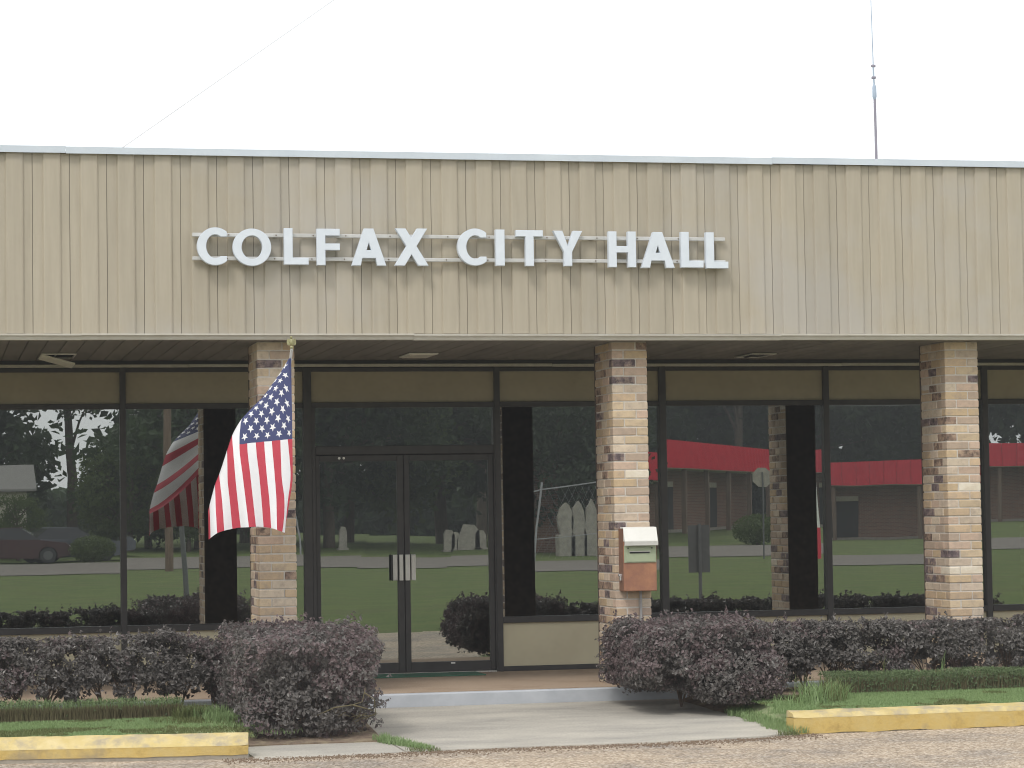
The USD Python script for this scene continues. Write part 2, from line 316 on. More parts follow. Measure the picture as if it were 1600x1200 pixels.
M['pane'] = usdkit.material(stage, '/World/Looks/window_glass', {
    'g': ('geometry', {}), 'n': ('noise_texture', {'scale': 0.9, 'detail': 1.0}), 'b': ('bump', {'strength': 1.0, 'distance': 0.0004}),
    'lw': ('layer_weight', {'blend': 0.25}), 'mr': ('map_range', {'from_min': 0.0, 'from_max': 1.0, 'to_min': 0.37, 'to_max': 1.0}),
    'gl': ('glossy_bsdf', {'color': (0.94, 0.98, 0.95), 'roughness': 0.0}), 'tr': ('transparent_bsdf', {'color': (0.16, 0.16, 0.15)}), 'x': ('mix_closure', {})},
    [('g.position', 'n.vector'), ('n.fac', 'b.height'), ('b.normal', 'gl.normal'), ('lw.fresnel', 'mr.value'), ('mr.result', 'x.fac'), ('tr.BSDF', 'x.closure1'), ('gl.BSDF', 'x.closure2')], surface='x.closure')
M['rear_brick'] = look('brick_rear_dark', (0.10, 0.075, 0.058), (0.06, 0.046, 0.04), scale=12, rough=0.9)
M['haze'] = usdkit.material(stage, '/World/Looks/air', {'v': ('principled_volume', {'color': (0.93, 0.95, 0.97), 'density': 0.0006, 'anisotropy': 0.0})}, volume='v.volume')
# ------------------------------------------------------------------ ground
def strip(x0, x1, ys, zs, nx=2):
    xs = np.linspace(x0, x1, nx)
    P = np.array([[[x, y, z] for x in xs] for y, z in zip(ys, zs)])
    v, f = grid(P)
    return v, f[:, ::-1]


def up_facing(m):
    v, f = np.asarray(m[0]), np.asarray(m[1])
    n = np.cross(v[f[:, 1]] - v[f[:, 0]], v[f[:, 2]] - v[f[:, 0]])
    f = f.copy(); f[n[:, 2] < 0] = f[n[:, 2] < 0][:, ::-1]
    return v, f


GY = [-300, -150, -98, -80, -63, -50, -14.2, -6, 12, 120]
GZ = [0.6, 0.45, 0.38, 0.02, -0.10, -0.14, -0.22, -0.30, -0.32, -0.32]
obj('ground', up_facing(strip(-240, 270, GY, GZ)), M['grass_far'], kind='structure')
obj('parking_lot', up_facing(strip(-60, 70, [-14.3, -10, -5.9], [-0.205, -0.215, -0.22])), M['gravel'], kind='structure')
obj('road', up_facing(strip(-240, 270, [-79, -71, -62], [0.045, 0.01, -0.08])), M['road'], kind='structure')

# porch slab with a grey painted front edge
obj('porch_floor', bx(-9.2, 9.4, -2.83, 0.3, -0.35, 0.0), M['porch'], kind='structure')
obj('porch_step', bx(-9.2, 9.4, -2.93, -2.832, -0.35, -0.004, 0.012), M['step'], kind='structure')
wk = thing('walkway', kind='structure')


def slab(poly, ztop, d=0.25):
    v, f = extrude(poly, d, 'xy', 0.0)
    v = np.array(v); top = v[:, 2] > d / 2
    v[top, 2] = [ztop(x, y) for x, y in v[top, :2]]
    v[~top, 2] = -0.5
    return v, f


zw = lambda x, y: -0.125 - 0.085 * np.clip((-2.93 - y) / 3.5, 0, 1.2)
obj('concrete_slab', slab(Polygon([(-1.90, -2.935), (1.32, -2.935), (1.40, -5.2), (1.50, -6.02), (1.1, -6.25), (0.2, -6.38), (-1.2, -6.40), (-1.86, -6.42)]), zw), M['concrete'], wk)
obj('concrete_slab', slab(Polygon([(-1.875, -5.50), (-1.875, -6.43), (-3.04, -6.62), (-3.07, -5.72), (-2.5, -5.60)]), lambda x, y: zw(x, y) - 0.004), M['concrete'], wk)


def bed(x0, x1, y0, y1, z0, z1, seed, nx=90, ny=36, skew=0.0, dip=0.0):
    xs, t = np.linspace(x0, x1, nx), np.linspace(0, 1, ny)
    P = np.zeros((ny, nx, 3))
    for j, tt in enumerate(t):
        yy = y0 + (y1 - y0) * tt + skew * (xs - x0) * (1 - tt)
        P[j, :, 0], P[j, :, 1] = xs, yy
        P[j, :, 2] = z0 + (z1 - z0) * tt
    n = meshkit.fbm(P.reshape(-1, 3) * 3.0 + seed)
    P[:, :, 2] += 0.018 * (np.asarray(n).reshape(ny, nx) - 0.5)
    if dip:
        P[:, :, 2] -= dip * np.clip(1 - (P[:, :, 0] - x0) / 0.38, 0, 1) ** 1.3
    P = np.concatenate([P[:1], P, P[-1:]], 0); P = np.concatenate([P[:, :1], P, P[:, -1:]], 1)
    P[0, :, 2] = P[-1, :, 2] = P[:, 0, 2] = P[:, -1, 2] = -0.30
    v, f = grid(P)
    return up_facing((v, f))


# beds: grass between kerb and border, bare soil under the shrubs
obj('lawn_soil', bed(-8.6, -3.105, -5.445, -4.35, -0.085, -0.05, 1.0, skew=-0.1528), M['grass_bed'], kind='structure')
obj('lawn_soil', bed(1.44, 9.2, -5.865, -4.15, -0.085, -0.05, 3.0, skew=0.0258, dip=0.13), M['grass_bed'], kind='structure')
obj('planting_soil', bed(-8.6, -1.915, -4.36, -2.94, -0.055, -0.05, 5.0), M['soil'], kind='structure')
obj('planting_soil', bed(-3.10, -1.905, -5.66, -4.345, -0.185, -0.06, 6.0, 20, 20), M['soil'], kind='structure')
obj('planting_soil', bed(1.34, 9.2, -4.155, -2.94, -0.055, -0.05, 8.0, dip=0.10), M['soil'], kind='structure')

# ------------------------------------------------------------------ the building
hall = thing('city_hall', 'long low civic building with tan ribbed metal fascia, brick columns and dark storefront glass', 'building')
YF = -2.985
X0, X1 = -9.0, 9.3

# fascia: one ribbed sheet per seam
RP = 0.32954
Z0, Z1 = 3.294, 4.915


def fascia_sheet(x, w, lap):
    g = 0.0022
    prof = [(g, 0), (w * 0.27, 0), (w * 0.30, -0.016), (w * 0.335, -0.020), (w * 0.71, -0.020), (w * 0.745, -0.016), (w * 0.775, 0), (w - g, 0)]
    prof = [(g, 0.014)] + prof[:1] + [(0.012, 0)] + prof[1:-1] + [(w - 0.012, 0), (w - g, 0.0)] + [(w - g, 0.014)]
    out = np.array(prof)
    back = out[::-1].copy(); back[:, 1] += 0.004; back[:, 0] = np.clip(back[:, 0], g + 0.001, w - g - 0.001)
    poly = Polygon(np.vstack([out, back])).buffer(0)
    v, f = extrude(poly, Z1 - Z0, 'xy', Z0)
    v = np.array(v); v[:, 0] += x; v[:, 1] += YF + lap
    return v, f


rr = np.random.default_rng(3)
i0 = int(math.ceil((X0 + 4.5648) / RP))
for i in range(i0, int((X1 + 4.5648) / RP)):
    obj('fascia_panel', fascia_sheet(-4.5648 + i * RP, RP, float(rr.uniform(-0.0015, 0.0015))), M['fascia'], hall)
FX0, FX1 = -4.5648 + i0 * RP, -4.5648 + int((X1 + 4.5648) / RP) * RP
obj('fascia_backing', bx(FX0, FX1, YF + 0.02, YF + 0.10, Z0 + 0.005, Z1 + 0.02), M['dark'], hall)
for a, b, dz in ((FX0 - 0.03, -4.27, 0.0), (-4.268, 2.36, -0.004), (2.362, FX1 + 0.03, 0.003)):
    poly = Polygon([(YF - 0.052, 4.912), (YF - 0.056, 4.973), (YF + 0.16, 4.99), (YF + 0.16, 4.984), (YF - 0.049, 4.966), (YF - 0.046, 4.912)])
    v, f = extrude(poly, b - a, 'yz', a)
    v = np.array(v); v[:, 2] += dz; v[:, 1] += dz * 0.5
    obj('roof_edge_cap', (v, f), M['cap'], hall)
for a, b, dz in ((FX0, -4.14, 0.0), (-4.142, -1.12, 0.003), (-1.122, 2.42, -0.002), (2.422, FX1, 0.001)):
    poly = Polygon([(YF - 0.050, 3.276), (YF - 0.050, 3.290), (YF + 0.01, 3.293), (YF + 0.05, 3.293), (YF + 0.05, 3.236), (YF - 0.018, 3.236), (YF - 0.028, 3.262)])
    v, f = extrude(poly, b - a, 'yz', a)
    v = np.array(v); v[:, 2] += dz; v[:, 1] += dz * 0.7
    obj('drip_edge', (v, f), M['drip'], hall)

# soffit boards run from fascia to wall
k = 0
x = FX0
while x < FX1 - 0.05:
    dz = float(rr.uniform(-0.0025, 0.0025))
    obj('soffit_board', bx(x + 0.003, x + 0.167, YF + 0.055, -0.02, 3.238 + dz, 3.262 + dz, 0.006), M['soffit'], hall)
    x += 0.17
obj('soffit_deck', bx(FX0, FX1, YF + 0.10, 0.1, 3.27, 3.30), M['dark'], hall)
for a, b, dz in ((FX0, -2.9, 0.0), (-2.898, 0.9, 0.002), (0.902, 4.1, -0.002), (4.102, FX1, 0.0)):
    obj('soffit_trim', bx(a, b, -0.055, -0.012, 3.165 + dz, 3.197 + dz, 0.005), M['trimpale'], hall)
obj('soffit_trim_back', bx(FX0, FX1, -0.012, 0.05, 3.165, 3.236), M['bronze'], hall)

# storefront frames
GB, GT = 0.564, 2.746
MULL = [(-8.9, 0.06), (-7.15, 0.06), (-5.36, 0.06), (-3.567, 0.06), (2.090, 0.075), (3.914, 0.065), (5.734, 0.065), (7.55, 0.06), (9.2, 0.06)]
DL0, DL1 = -1.735, -1.650          # mullion left of the door
DR0, DR1 = 0.270, 0.330
mulls = [(c - w / 2, c + w / 2) for c, w in MULL] + [(DL0, DL1), (DR0, DR1)]
mulls.sort()
for a, b in mulls:
    obj('mullion', bx(a, b, -0.055, 0.055, 0.0, 3.163, 0.004), M['bronze'], hall)
gl = np.random.default_rng(5)
for (a0, a), (b, b1) in zip(mulls[:-1], mulls[1:]):
    door = abs(a - DL1) < 1e-6
    obj('head_rail', bx(a, b, -0.045, 0.045, 3.118, 3.161, 0.004), M['bronze'], hall)
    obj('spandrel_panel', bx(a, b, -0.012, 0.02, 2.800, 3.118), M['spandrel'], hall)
    obj('transom_rail', bx(a, b, -0.045, 0.045, GT, 2.800, 0.004), M['bronze'], hall)
    if door:
        continue
    obj('sill_rail', bx(a, b, -0.060, 0.045, 0.500, GB, 0.006), M['bronze'], hall)
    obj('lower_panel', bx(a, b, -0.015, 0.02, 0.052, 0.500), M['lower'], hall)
    obj('base_rail', bx(a, b, -0.040, 0.045, 0.001, 0.052, 0.004), M['bronze'], hall)
    ty, tz = gl.normal(0, 0.0012), gl.normal(0, 0.0012)
    cx, cz = (a + b) / 2, (GB + GT) / 2
    P = np.array([[x, 0.0 + (x - cx) * ty + (z - cz) * tz, z] for z in (GB, GT) for x in (a, b)])
    obj('window_pane', (P, np.array([[0, 1, 3], [0, 3, 2]])), M['pane'], hall)

# door set
da, db = DL1, DR0
obj('door_jamb', bx(da, -1.612, -0.050, 0.045, 0.0, GT, 0.004), M['bronze'], hall)
obj('door_jamb', bx(0.254, db, -0.050, 0.045, 0.0, GT, 0.004), M['bronze'], hall)
obj('door_header', bx(-1.612, 0.254, -0.052, 0.045, 2.262, 2.352, 0.005), M['bronze'], hall)
obj('transom_pane', (np.array([[-1.612, 0.002, 2.352], [0.254, 0.0, 2.352], [-1.612, 0.0, GT], [0.254, -0.002, GT]]), np.array([[0, 1, 3], [0, 3, 2]])), M['pane'], hall)
obj('threshold', bx(-1.612, 0.254, -0.07, 0.045, 0.001, 0.014, 0.004), M['alu'], hall)
for s, (xa, xb, ga, gb) in enumerate([(-1.610, -0.699, -1.568, -0.765), (-0.694, 0.252, -0.637, 0.198)]):
    d = sub('door', hall, ['left leaf of the glazed double door', 'right leaf of the glazed double door'][s])
    ya, yb = -0.030, 0.022
    obj('stile', bx(xa, ga, ya, yb, 0.018, 2.256, 0.004), M['bronze'], d)
    obj('stile', bx(gb, xb, ya, yb, 0.018, 2.256, 0.004), M['bronze'], d)
    obj('top_rail', bx(ga, gb, ya, yb, 2.195, 2.256, 0.004), M['bronze'], d)
    obj('bottom_rail', bx(ga, gb, ya, yb, 0.018, 0.118, 0.004), M['bronze'], d)
    t = [0.0012, -0.001][s]
    obj('door_pane', (np.array([[ga, -t, 0.118], [gb, t, 0.118], [ga, -t * 1.5, 2.195], [gb, t * 1.2, 2.195]]), np.array([[0, 1, 3], [0, 3, 2]])), M['pane'], d)
    if s == 0:
        obj('handle_gasket', bx(-0.842, -0.827, -0.075, -0.031, 0.962, 1.228, 0.003), M['black'], d)
        pulls = [(-0.826, -0.774), (-0.759, -0.720)]
        for q in (-1.366, -1.319):
            m = trimesh.creation.cylinder(0.013, 0.012, sections=16, transform=trimesh.transformations.rotation_matrix(np.pi / 2, [1, 0, 0]))
            m.apply_translation((q, -0.036, 2.227)); obj('closer_bolt', m, M['white'], d, smooth=40)
    else:
        pulls = [(-0.697, -0.648), (-0.632, -0.583)]
        obj('sticker', bx(-0.225, -0.18, -0.0325, -0.0302, 0.095, 0.109), M['white'], d)
    for q, (pa, pb) in enumerate(pulls):
        obj('pull_plate', bx(pa, pb, -0.078 if q != s else -0.052, -0.066 if q != s else -0.031, 0.962, 1.228, 0.005), M['alu'], d)
        if q != s:
            for z in (1.0, 1.19):
                obj('pull_stem', bx((pa + pb) / 2 - 0.01, (pa + pb) / 2 + 0.01, -0.066, -0.002, z - 0.01, z + 0.01, 0.003), M['alu'], d)
    if s == 1:
        m = trimesh.creation.cylinder(0.012, 0.01, sections=16, transform=trimesh.transformations.rotation_matrix(np.pi / 2, [1, 0, 0]))
        m.apply_translation((-0.672, -0.057, 1.118)); obj('lock_cylinder', m, M['black'], d, smooth=40)

# rest of the shell: room behind the glass, end walls, roof
obj('interior_floor', bx(-8.9, 9.2, 0.31, 7.0, -0.3, -0.01), M['dark'], hall)
obj('interior_wall', bx(-8.9, 9.2, 7.0, 7.2, -0.3, 3.2), M['dark'], hall)
obj('interior_ceiling', bx(-8.9, 9.2, 0.06, 7.0, 2.95, 3.16), M['dark'], hall)
obj('roof', bx(FX0 + 0.05, FX1 - 0.05, YF + 0.105, 7.4, 4.62, 4.70), M['roofing'], hall)
for a, b in ((-9.2, -8.94), (9.235, 9.45)):
    obj('end_wall', bx(a, b, -0.02, 7.4, -0.3, 4.61), M['farbrick'], hall)
obj('rear_wall', bx(-8.9, 9.2, 7.21, 7.4, -0.3, 4.61), M['farbrick'], hall)

# brick columns: bricks in two alternating courses round a mortar core
CH, MJ = 0.081, 0.011
CW, CD, CY = 0.345, 0.640, -2.735
br = np.random.default_rng(11)
zs_hidden = 0.50


def brick_mesh(x0, x1, y0, y1, z0, z1):
    v, f = bx(x0, x1, y0, y1, z0, z1, 0.005)
    return v + br.normal(0, 0.0011, v.shape), f


def column(xl, full, label):
    c = sub('brick_column', hall, label)
    obj('mortar', bx(xl + 0.006, xl + CW - 0.006, CY + 0.006, CY + CD - 0.006, 0.0, 3.237), M['mortar'], c)
    hidden = []
    n = 40
    for k in range(n):
        z0 = k * CH + 0.004; z1 = min(z0 + CH - MJ, 3.236)
        hd, st = 0.108, CW - 0.108 - MJ
        front = [(xl, xl + st), (xl + st + MJ, xl + CW)] if k % 2 else [(xl, xl + hd), (xl + hd + MJ, xl + CW)]
        fd = 0.112 if k % 2 else 0.226
        d2 = 0.226 if k % 2 else 0.190
        vis = []
        for q, (a, b) in enumerate(front):
            vis.append((a, b, CY, CY + (fd if q == 0 else 0.112), False))
        y = CY + fd + MJ
        while y < CY + CD - 0.06:
            y2 = y + d2
            if CY + CD - y2 < 0.07:
                y2 = CY + CD
            vis.append((xl, xl + 0.11, y, y2, True)); y = y2 + MJ
        for a, b, ya, yb, side in vis:
            j = br.normal(0, 0.0018)
            m = brick_mesh(a + (j if side else 0), b, ya + (0 if side else j), yb, z0, z1)
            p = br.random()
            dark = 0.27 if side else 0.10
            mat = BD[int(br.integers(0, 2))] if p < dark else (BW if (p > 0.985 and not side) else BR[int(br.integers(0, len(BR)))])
            if full:
                obj('brick', m, mat, c)
            else:
                hidden.append(m)
        hidden.append(brick_mesh(xl + 0.11 + MJ, xl + CW, CY + CD - 0.11, CY + CD, z0, z1))
        hidden.append(brick_mesh(xl + CW - 0.11, xl + CW, CY + 0.112 + MJ, CY + CD - 0.11 - MJ, z0, z1))
    obj('rear_bricks', join(hidden), BR[1], c, kind='stuff')
    obj('rear_panel', bx(xl - 0.004, xl + CW + 0.004, CY + CD + 0.003, CY + CD + 0.018, 0.0, 3.237, 0.004), M['rear_brick'], c)


column(-2.536, True, 'brick column behind the flag')
column(0.828, True, 'brick column carrying the rusty drop box')
column(4.180, True, 'brick column nearest the right edge')
column(-5.90, False, None)
column(7.52, False, None)
# ------------------------------------------------------------------ lettering on two rails
sign = thing('wall_sign', 'raised white COLFAX CITY HALL letters on two rails across the tan fascia', 'sign')
TH = 0.075   # stroke


def letter_shape(ch, w, h):
    s = h * 0.235
    if ch in 'OC':
        o = affinity.scale(Point(0, 0).buffer(0.5, 48), w if ch == 'O' else w * 1.22, h)
        i = affinity.scale(Point(0, 0).buffer(0.5, 48), (w if ch == 'O' else w * 1.22) - 2 * s * 1.02, h - 2 * s * 0.80)
        r = o.difference(i)
        if ch == 'O':
            return affinity.translate(r, w / 2, h / 2)
        r = affinity.translate(r, w * 0.61, h / 2)
        r = r.difference(sbox(w * 1.0, -1, w * 3, h + 1))
        return r.difference(sbox(w * 0.62, h * 0.245, w * 3, h * 0.755))
    if ch == 'L':
        return unary_union([sbox(0, 0, s, h), sbox(0, 0, w, s * 0.80)])
    if ch == 'F':
        return unary_union([sbox(0, 0, s, h), sbox(0, h - s * 0.80, w, h), sbox(0, h * 0.415, w, h * 0.415 + s * 0.78)])
    if ch == 'I':
        return sbox(0, 0, w, h)
    if ch == 'T':
        return unary_union([sbox(0, h - s * 0.76, w, h), sbox(w / 2 - s / 2, 0, w / 2 + s / 2, h)])
    if ch == 'H':
        return unary_union([sbox(0, 0, s, h), sbox(w - s, 0, w, h), sbox(0, h * 0.41, w, h * 0.41 + s * 0.78)])
    if ch == 'A':
        t = w * 0.29
        out = Polygon([(0, 0), (w / 2 - t * 0.47, h), (w / 2 + t * 0.47, h), (w, 0), (w - s * 1.05, 0), (w - s * 1.05 - w * 0.045, h * 0.20), (s * 1.05 + w * 0.045, h * 0.20), (s * 1.05, 0)])
        hole = Polygon([(w * 0.435, h * 0.42), (w * 0.565, h * 0.42), (w * 0.5, h * 0.62)])
        return out.difference(hole)
    if ch == 'X':
        d = s * 1.18
        a = Polygon([(0, 0), (d, 0), (w * 0.97, h), (w * 0.97 - d, h)])
        b = Polygon([(w - d, 0), (w, 0), (w * 0.03 + d, h), (w * 0.03, h)])
        return unary_union([a, b])
    if ch == 'Y':
        d = s * 1.15
        return unary_union([sbox(w / 2 - s / 2, 0, w / 2 + s / 2, h * 0.48), Polygon([(w / 2 - s / 2, h * 0.40), (w / 2 + s / 2, h * 0.40), (w, h), (w - d, h), (w / 2, h * 0.56), (d, h), (0, h)])])


LET = [('C', -3.112, -2.843, 3.904, 4.247), ('O', -2.791, -2.442, 3.900, 4.239), ('L', -2.324, -2.101, 3.914, 4.247), ('F', -2.025, -1.813, 3.910, 4.244), ('A', -1.706, -1.386, 3.909, 4.250),
       ('X', -1.309, -0.992, 3.911, 4.254), ('C', -0.719, -0.448, 3.915, 4.259), ('I', -0.360, -0.275, 3.916, 4.252), ('T', -0.166, 0.090, 3.915, 4.249), ('Y', 0.188, 0.467, 3.917, 4.246),
       ('H', 0.717, 0.983, 3.909, 4.245), ('A', 1.033, 1.357, 3.905, 4.243), ('L', 1.420, 1.639, 3.910, 4.246), ('L', 1.664, 1.882, 3.904, 4.245)]
FR = YF - 0.030            # outer face of the ribs
for ch, a, b, z0, z1 in LET:
    g = letter_shape(ch, b - a, z1 - z0)
    face = extrude(g.buffer(-0.003, join_style=2), 0.004, 'xz', FR - 0.0965)
    body = extrude(g, 0.0525, 'xz', FR - 0.0925)
    v, f = join([face, body]); v = np.array(v); v[:, 0] += a; v[:, 2] += z0
    obj('letter', (v, f), M['letter'], sign, label=f'white block letter {ch}')
for z in (4.186, 3.972):
    obj('rail', bx(-3.150, 1.872, FR - 0.040, FR - 0.012, z - 0.017, z + 0.017, 0.004), M['rail'], sign)
    for x in (-2.83, -2.40, -2.06, -1.76, -1.35, -0.81, -0.42, 0.13, 0.61, 1.0, 1.40):
        m = trimesh.creation.cylinder(0.006, 0.006, sections=8, transform=trimesh.transformations.rotation_matrix(np.pi / 2, [1, 0, 0]))
        m.apply_translation((x + (0.01 if z > 4 else -0.005), FR - 0.042, z)); obj('screw', m, M['screw'], sign)
    for x in np.linspace(-3.0, 1.75, 9):
        obj('standoff', bx(x - 0.012, x + 0.012, FR - 0.012, FR + 0.031, z - 0.012, z + 0.012), M['screw'], sign)

# ------------------------------------------------------------------ lamps in the soffit (unlit)
def lamp(xa, xb, ya, yb, kind, label):
    t = thing('ceiling_light', label, 'light', loc=((xa + xb) / 2, (ya + yb) / 2, 3.234))
    w, d = (xb - xa) / 2, (yb - ya) / 2
    fr = 0.022
    obj('frame', join([bx(-w, w, -d, -d + fr, -0.014, 0.0, 0.003), bx(-w, w, d - fr, d, -0.014, 0.0, 0.003), bx(-w, -w + fr, -d + fr, d - fr, -0.014, 0.0, 0.003), bx(w - fr, w, -d + fr, d - fr, -0.014, 0.0, 0.003)]), M['white'] if kind != 2 else M['alu'], t)
    if kind == 1:
        obj('diffuser', bx(-w + fr, w - fr, -d + fr, d - fr, -0.020, -0.003, 0.004), M['diffuser'], t)
    else:
        obj('housing', bx(-w + fr, w - fr, -d + fr, d - fr, -0.004, -0.001), M['black'], t)
        obj('tube', tube([(-0.03, -d + 0.04, -0.012), (-0.03, d - 0.04, -0.012)], 0.008, 8), M['diffuser'] if kind == 0 else M['signback'], t)
    if kind == 0:
        m = bx(-w, w, -d, d, -0.022, -0.003, 0.004)
        m = move(m, rot=(0, math.radians(15.5), 0), about=(-w, 0, 0))
        obj('loose_diffuser', m, M['diffuser'], t, label='diffuser hanging open from one hinge side')
    return t


lamp(-4.42, -4.085, -1.20, -0.62, 0, 'ceiling light above the left window, its white diffuser hanging loose')
lamp(-0.84, -0.545, -1.23, -0.66, 1, 'flat closed ceiling light above the glass doors')
lamp(2.74, 3.01, -1.12, -0.52, 2, 'open empty ceiling light between the two right columns')

# ------------------------------------------------------------------ drop box on the middle column
DB = thing('drop_box', 'rusty brown payment drop box with white hood bolted to the middle brick column', 'drop box')
yb_, yf_ = CY - 0.003, -2.893
obj('body', bx(0.866, 1.188, yf_, yb_, 0.885, 1.470, 0.006), M['rust'], DB)
obj('side_panel', bx(0.8635, 0.8655, yf_ + 0.004, yb_, 0.890, 1.468), M['boxside'], DB)
hood = Polygon([(yf_ - 0.004, 1.352), (yf_ - 0.050, 1.352), (yf_ - 0.050, 1.316), (yf_ - 0.053, 1.316), (yf_ - 0.054, 1.358), (yf_ - 0.006, 1.482), (yf_ + 0.10, 1.486), (yf_ + 0.10, 1.472), (yf_ - 0.004, 1.472)])
v, f = extrude(hood, 0.322, 'yz', 0.866)
obj('hood', (v, f), M['white'], DB)
obj('hood_lip', bx(0.864, 1.190, yf_ - 0.059, yf_ - 0.0545, 1.312, 1.352, 0.001), M['alu'], DB)
obj('slot_plate', bx(0.872, 1.182, yf_ - 0.008, yf_ - 0.001, 1.152, 1.312, 0.002), M['palegreen'], DB)
obj('flap', bx(0.890, 1.172, yf_ - 0.013, yf_ - 0.0085, 1.160, 1.290, 0.002), M['palegreen'], DB)
obj('slot', bx(0.925, 1.118, yf_ - 0.0155, yf_ - 0.0135, 1.238, 1.252), M['black'], DB)
obj('slot_lip', bx(0.920, 1.123, yf_ - 0.024, yf_ - 0.0135, 1.253, 1.261, 0.002), M['alu'], DB)
for x in (0.908, 1.140):
    m = trimesh.creation.cylinder(0.007, 0.006, sections=12, transform=trimesh.transformations.rotation_matrix(np.pi / 2, [1, 0, 0]))
    m.apply_translation((x, yf_ - 0.0160, 1.288)); obj('bolt', m, M['black'], DB)
for x, w in ((0.983, 0.012), (1.002, 0.007), (1.030, 0.013), (1.047, 0.008)):       # the short faded mark on the hood
    m = bx(x, x + w, -0.001, 0.001, -0.004, 0.004)
    m = move(m, (0, yf_ - 0.0136, 1.459), None)
    m = (m[0] + np.array([0, 0.0, 0.0]), m[1])
    obj('faded_mark', move(m, rot=(math.radians(-21.5), 0, 0), about=(x, yf_ - 0.0136, 1.459)), M['signback'], DB)
m = trimesh.creation.cylinder(0.014, 0.03, sections=14, transform=trimesh.transformations.rotation_matrix(np.pi / 2, [0, 1, 0])); m.apply_translation((0.850, -2.82, 1.035)); obj('lock', m, M['chrome'], DB, smooth=40)
obj('lock_hasp', bx(0.846, 0.8630, -2.836, -2.802, 0.985, 1.03, 0.003), M['chrome'], DB)
obj('conduit', tube([(1.066, CY - 0.016, 0.884), (1.066, CY - 0.016, 0.4), (1.066, CY - 0.016, 0.002)], 0.0125, 10), M['conduit'], DB, smooth=50)

# ------------------------------------------------------------------ flag and its pole on the left column
T = np.array([-2.313, -3.45, 3.126]); B0 = np.array([-2.36, -2.745, 2.05])
ax = (B0 - T) / np.linalg.norm(B0 - T)
fp = thing('flag_pole', 'slanting pale pole with gilt eagle top on the left brick column', 'flagpole')
obj('shaft', tube([T, T + 0.4 * (B0 - T), B0 + ax * -0.02], [0.0125, 0.0135, 0.0145], 12), M['pole'], fp, smooth=50)
obj('socket', tube([B0 - ax * 0.16, B0 + ax * 0.0], 0.021, 12), M['alu'], fp, smooth=50)
obj('bracket_plate', bx(-2.40, -2.32, CY - 0.014, CY - 0.002, 1.97, 2.13, 0.003), M['alu'], fp)
e = [trimesh.creation.icosphere(3, 1.0) for _ in range(3)]
body = (np.array(e[0].vertices) * [0.020, 0.020, 0.034] + T + [0, 0, 0.062], np.array(e[0].faces))
head = (np.array(e[1].vertices) * [0.012, 0.014, 0.012] + T + [-0.004, -0.008, 0.101], np.array(e[1].faces))
ball = (np.array(e[2].vertices) * [0.017, 0.017, 0.014] + T + [0, 0, 0.014], np.array(e[2].faces))
beak = trimesh.creation.cone(0.004, 0.014, sections=8); beak.apply_transform(trimesh.transformations.rotation_matrix(np.pi / 2 + 0.3, [1, 0, 0])); beak.apply_translation(T + [-0.004, -0.018, 0.100])
fin = sub('finial', fp, 'gilt eagle with half spread wings')
obj('ball', ball, M['gold'], fin, smooth=True)
obj('eagle_body', join([body, head, (np.array(beak.vertices), np.array(beak.faces))]), M['gold'], fin, smooth=40)
for s in (-1, 1):
    w = Polygon([(0.008, 0.068), (0.016, 0.088), (0.030, 0.092), (0.040, 0.078), (0.042, 0.056), (0.038, 0.030), (0.032, 0.042), (0.028, 0.026), (0.023, 0.040), (0.018, 0.028), (0.010, 0.050)])
    v, f = extrude(w, 0.009, 'xz', -0.004)
    v = np.array(v); v[:, 1] += 0.25 * v[:, 0]; v[:, 0] *= s
    obj('wing', (v + T, f if s > 0 else np.asarray(f)[:, ::-1]), M['gold'], fin)
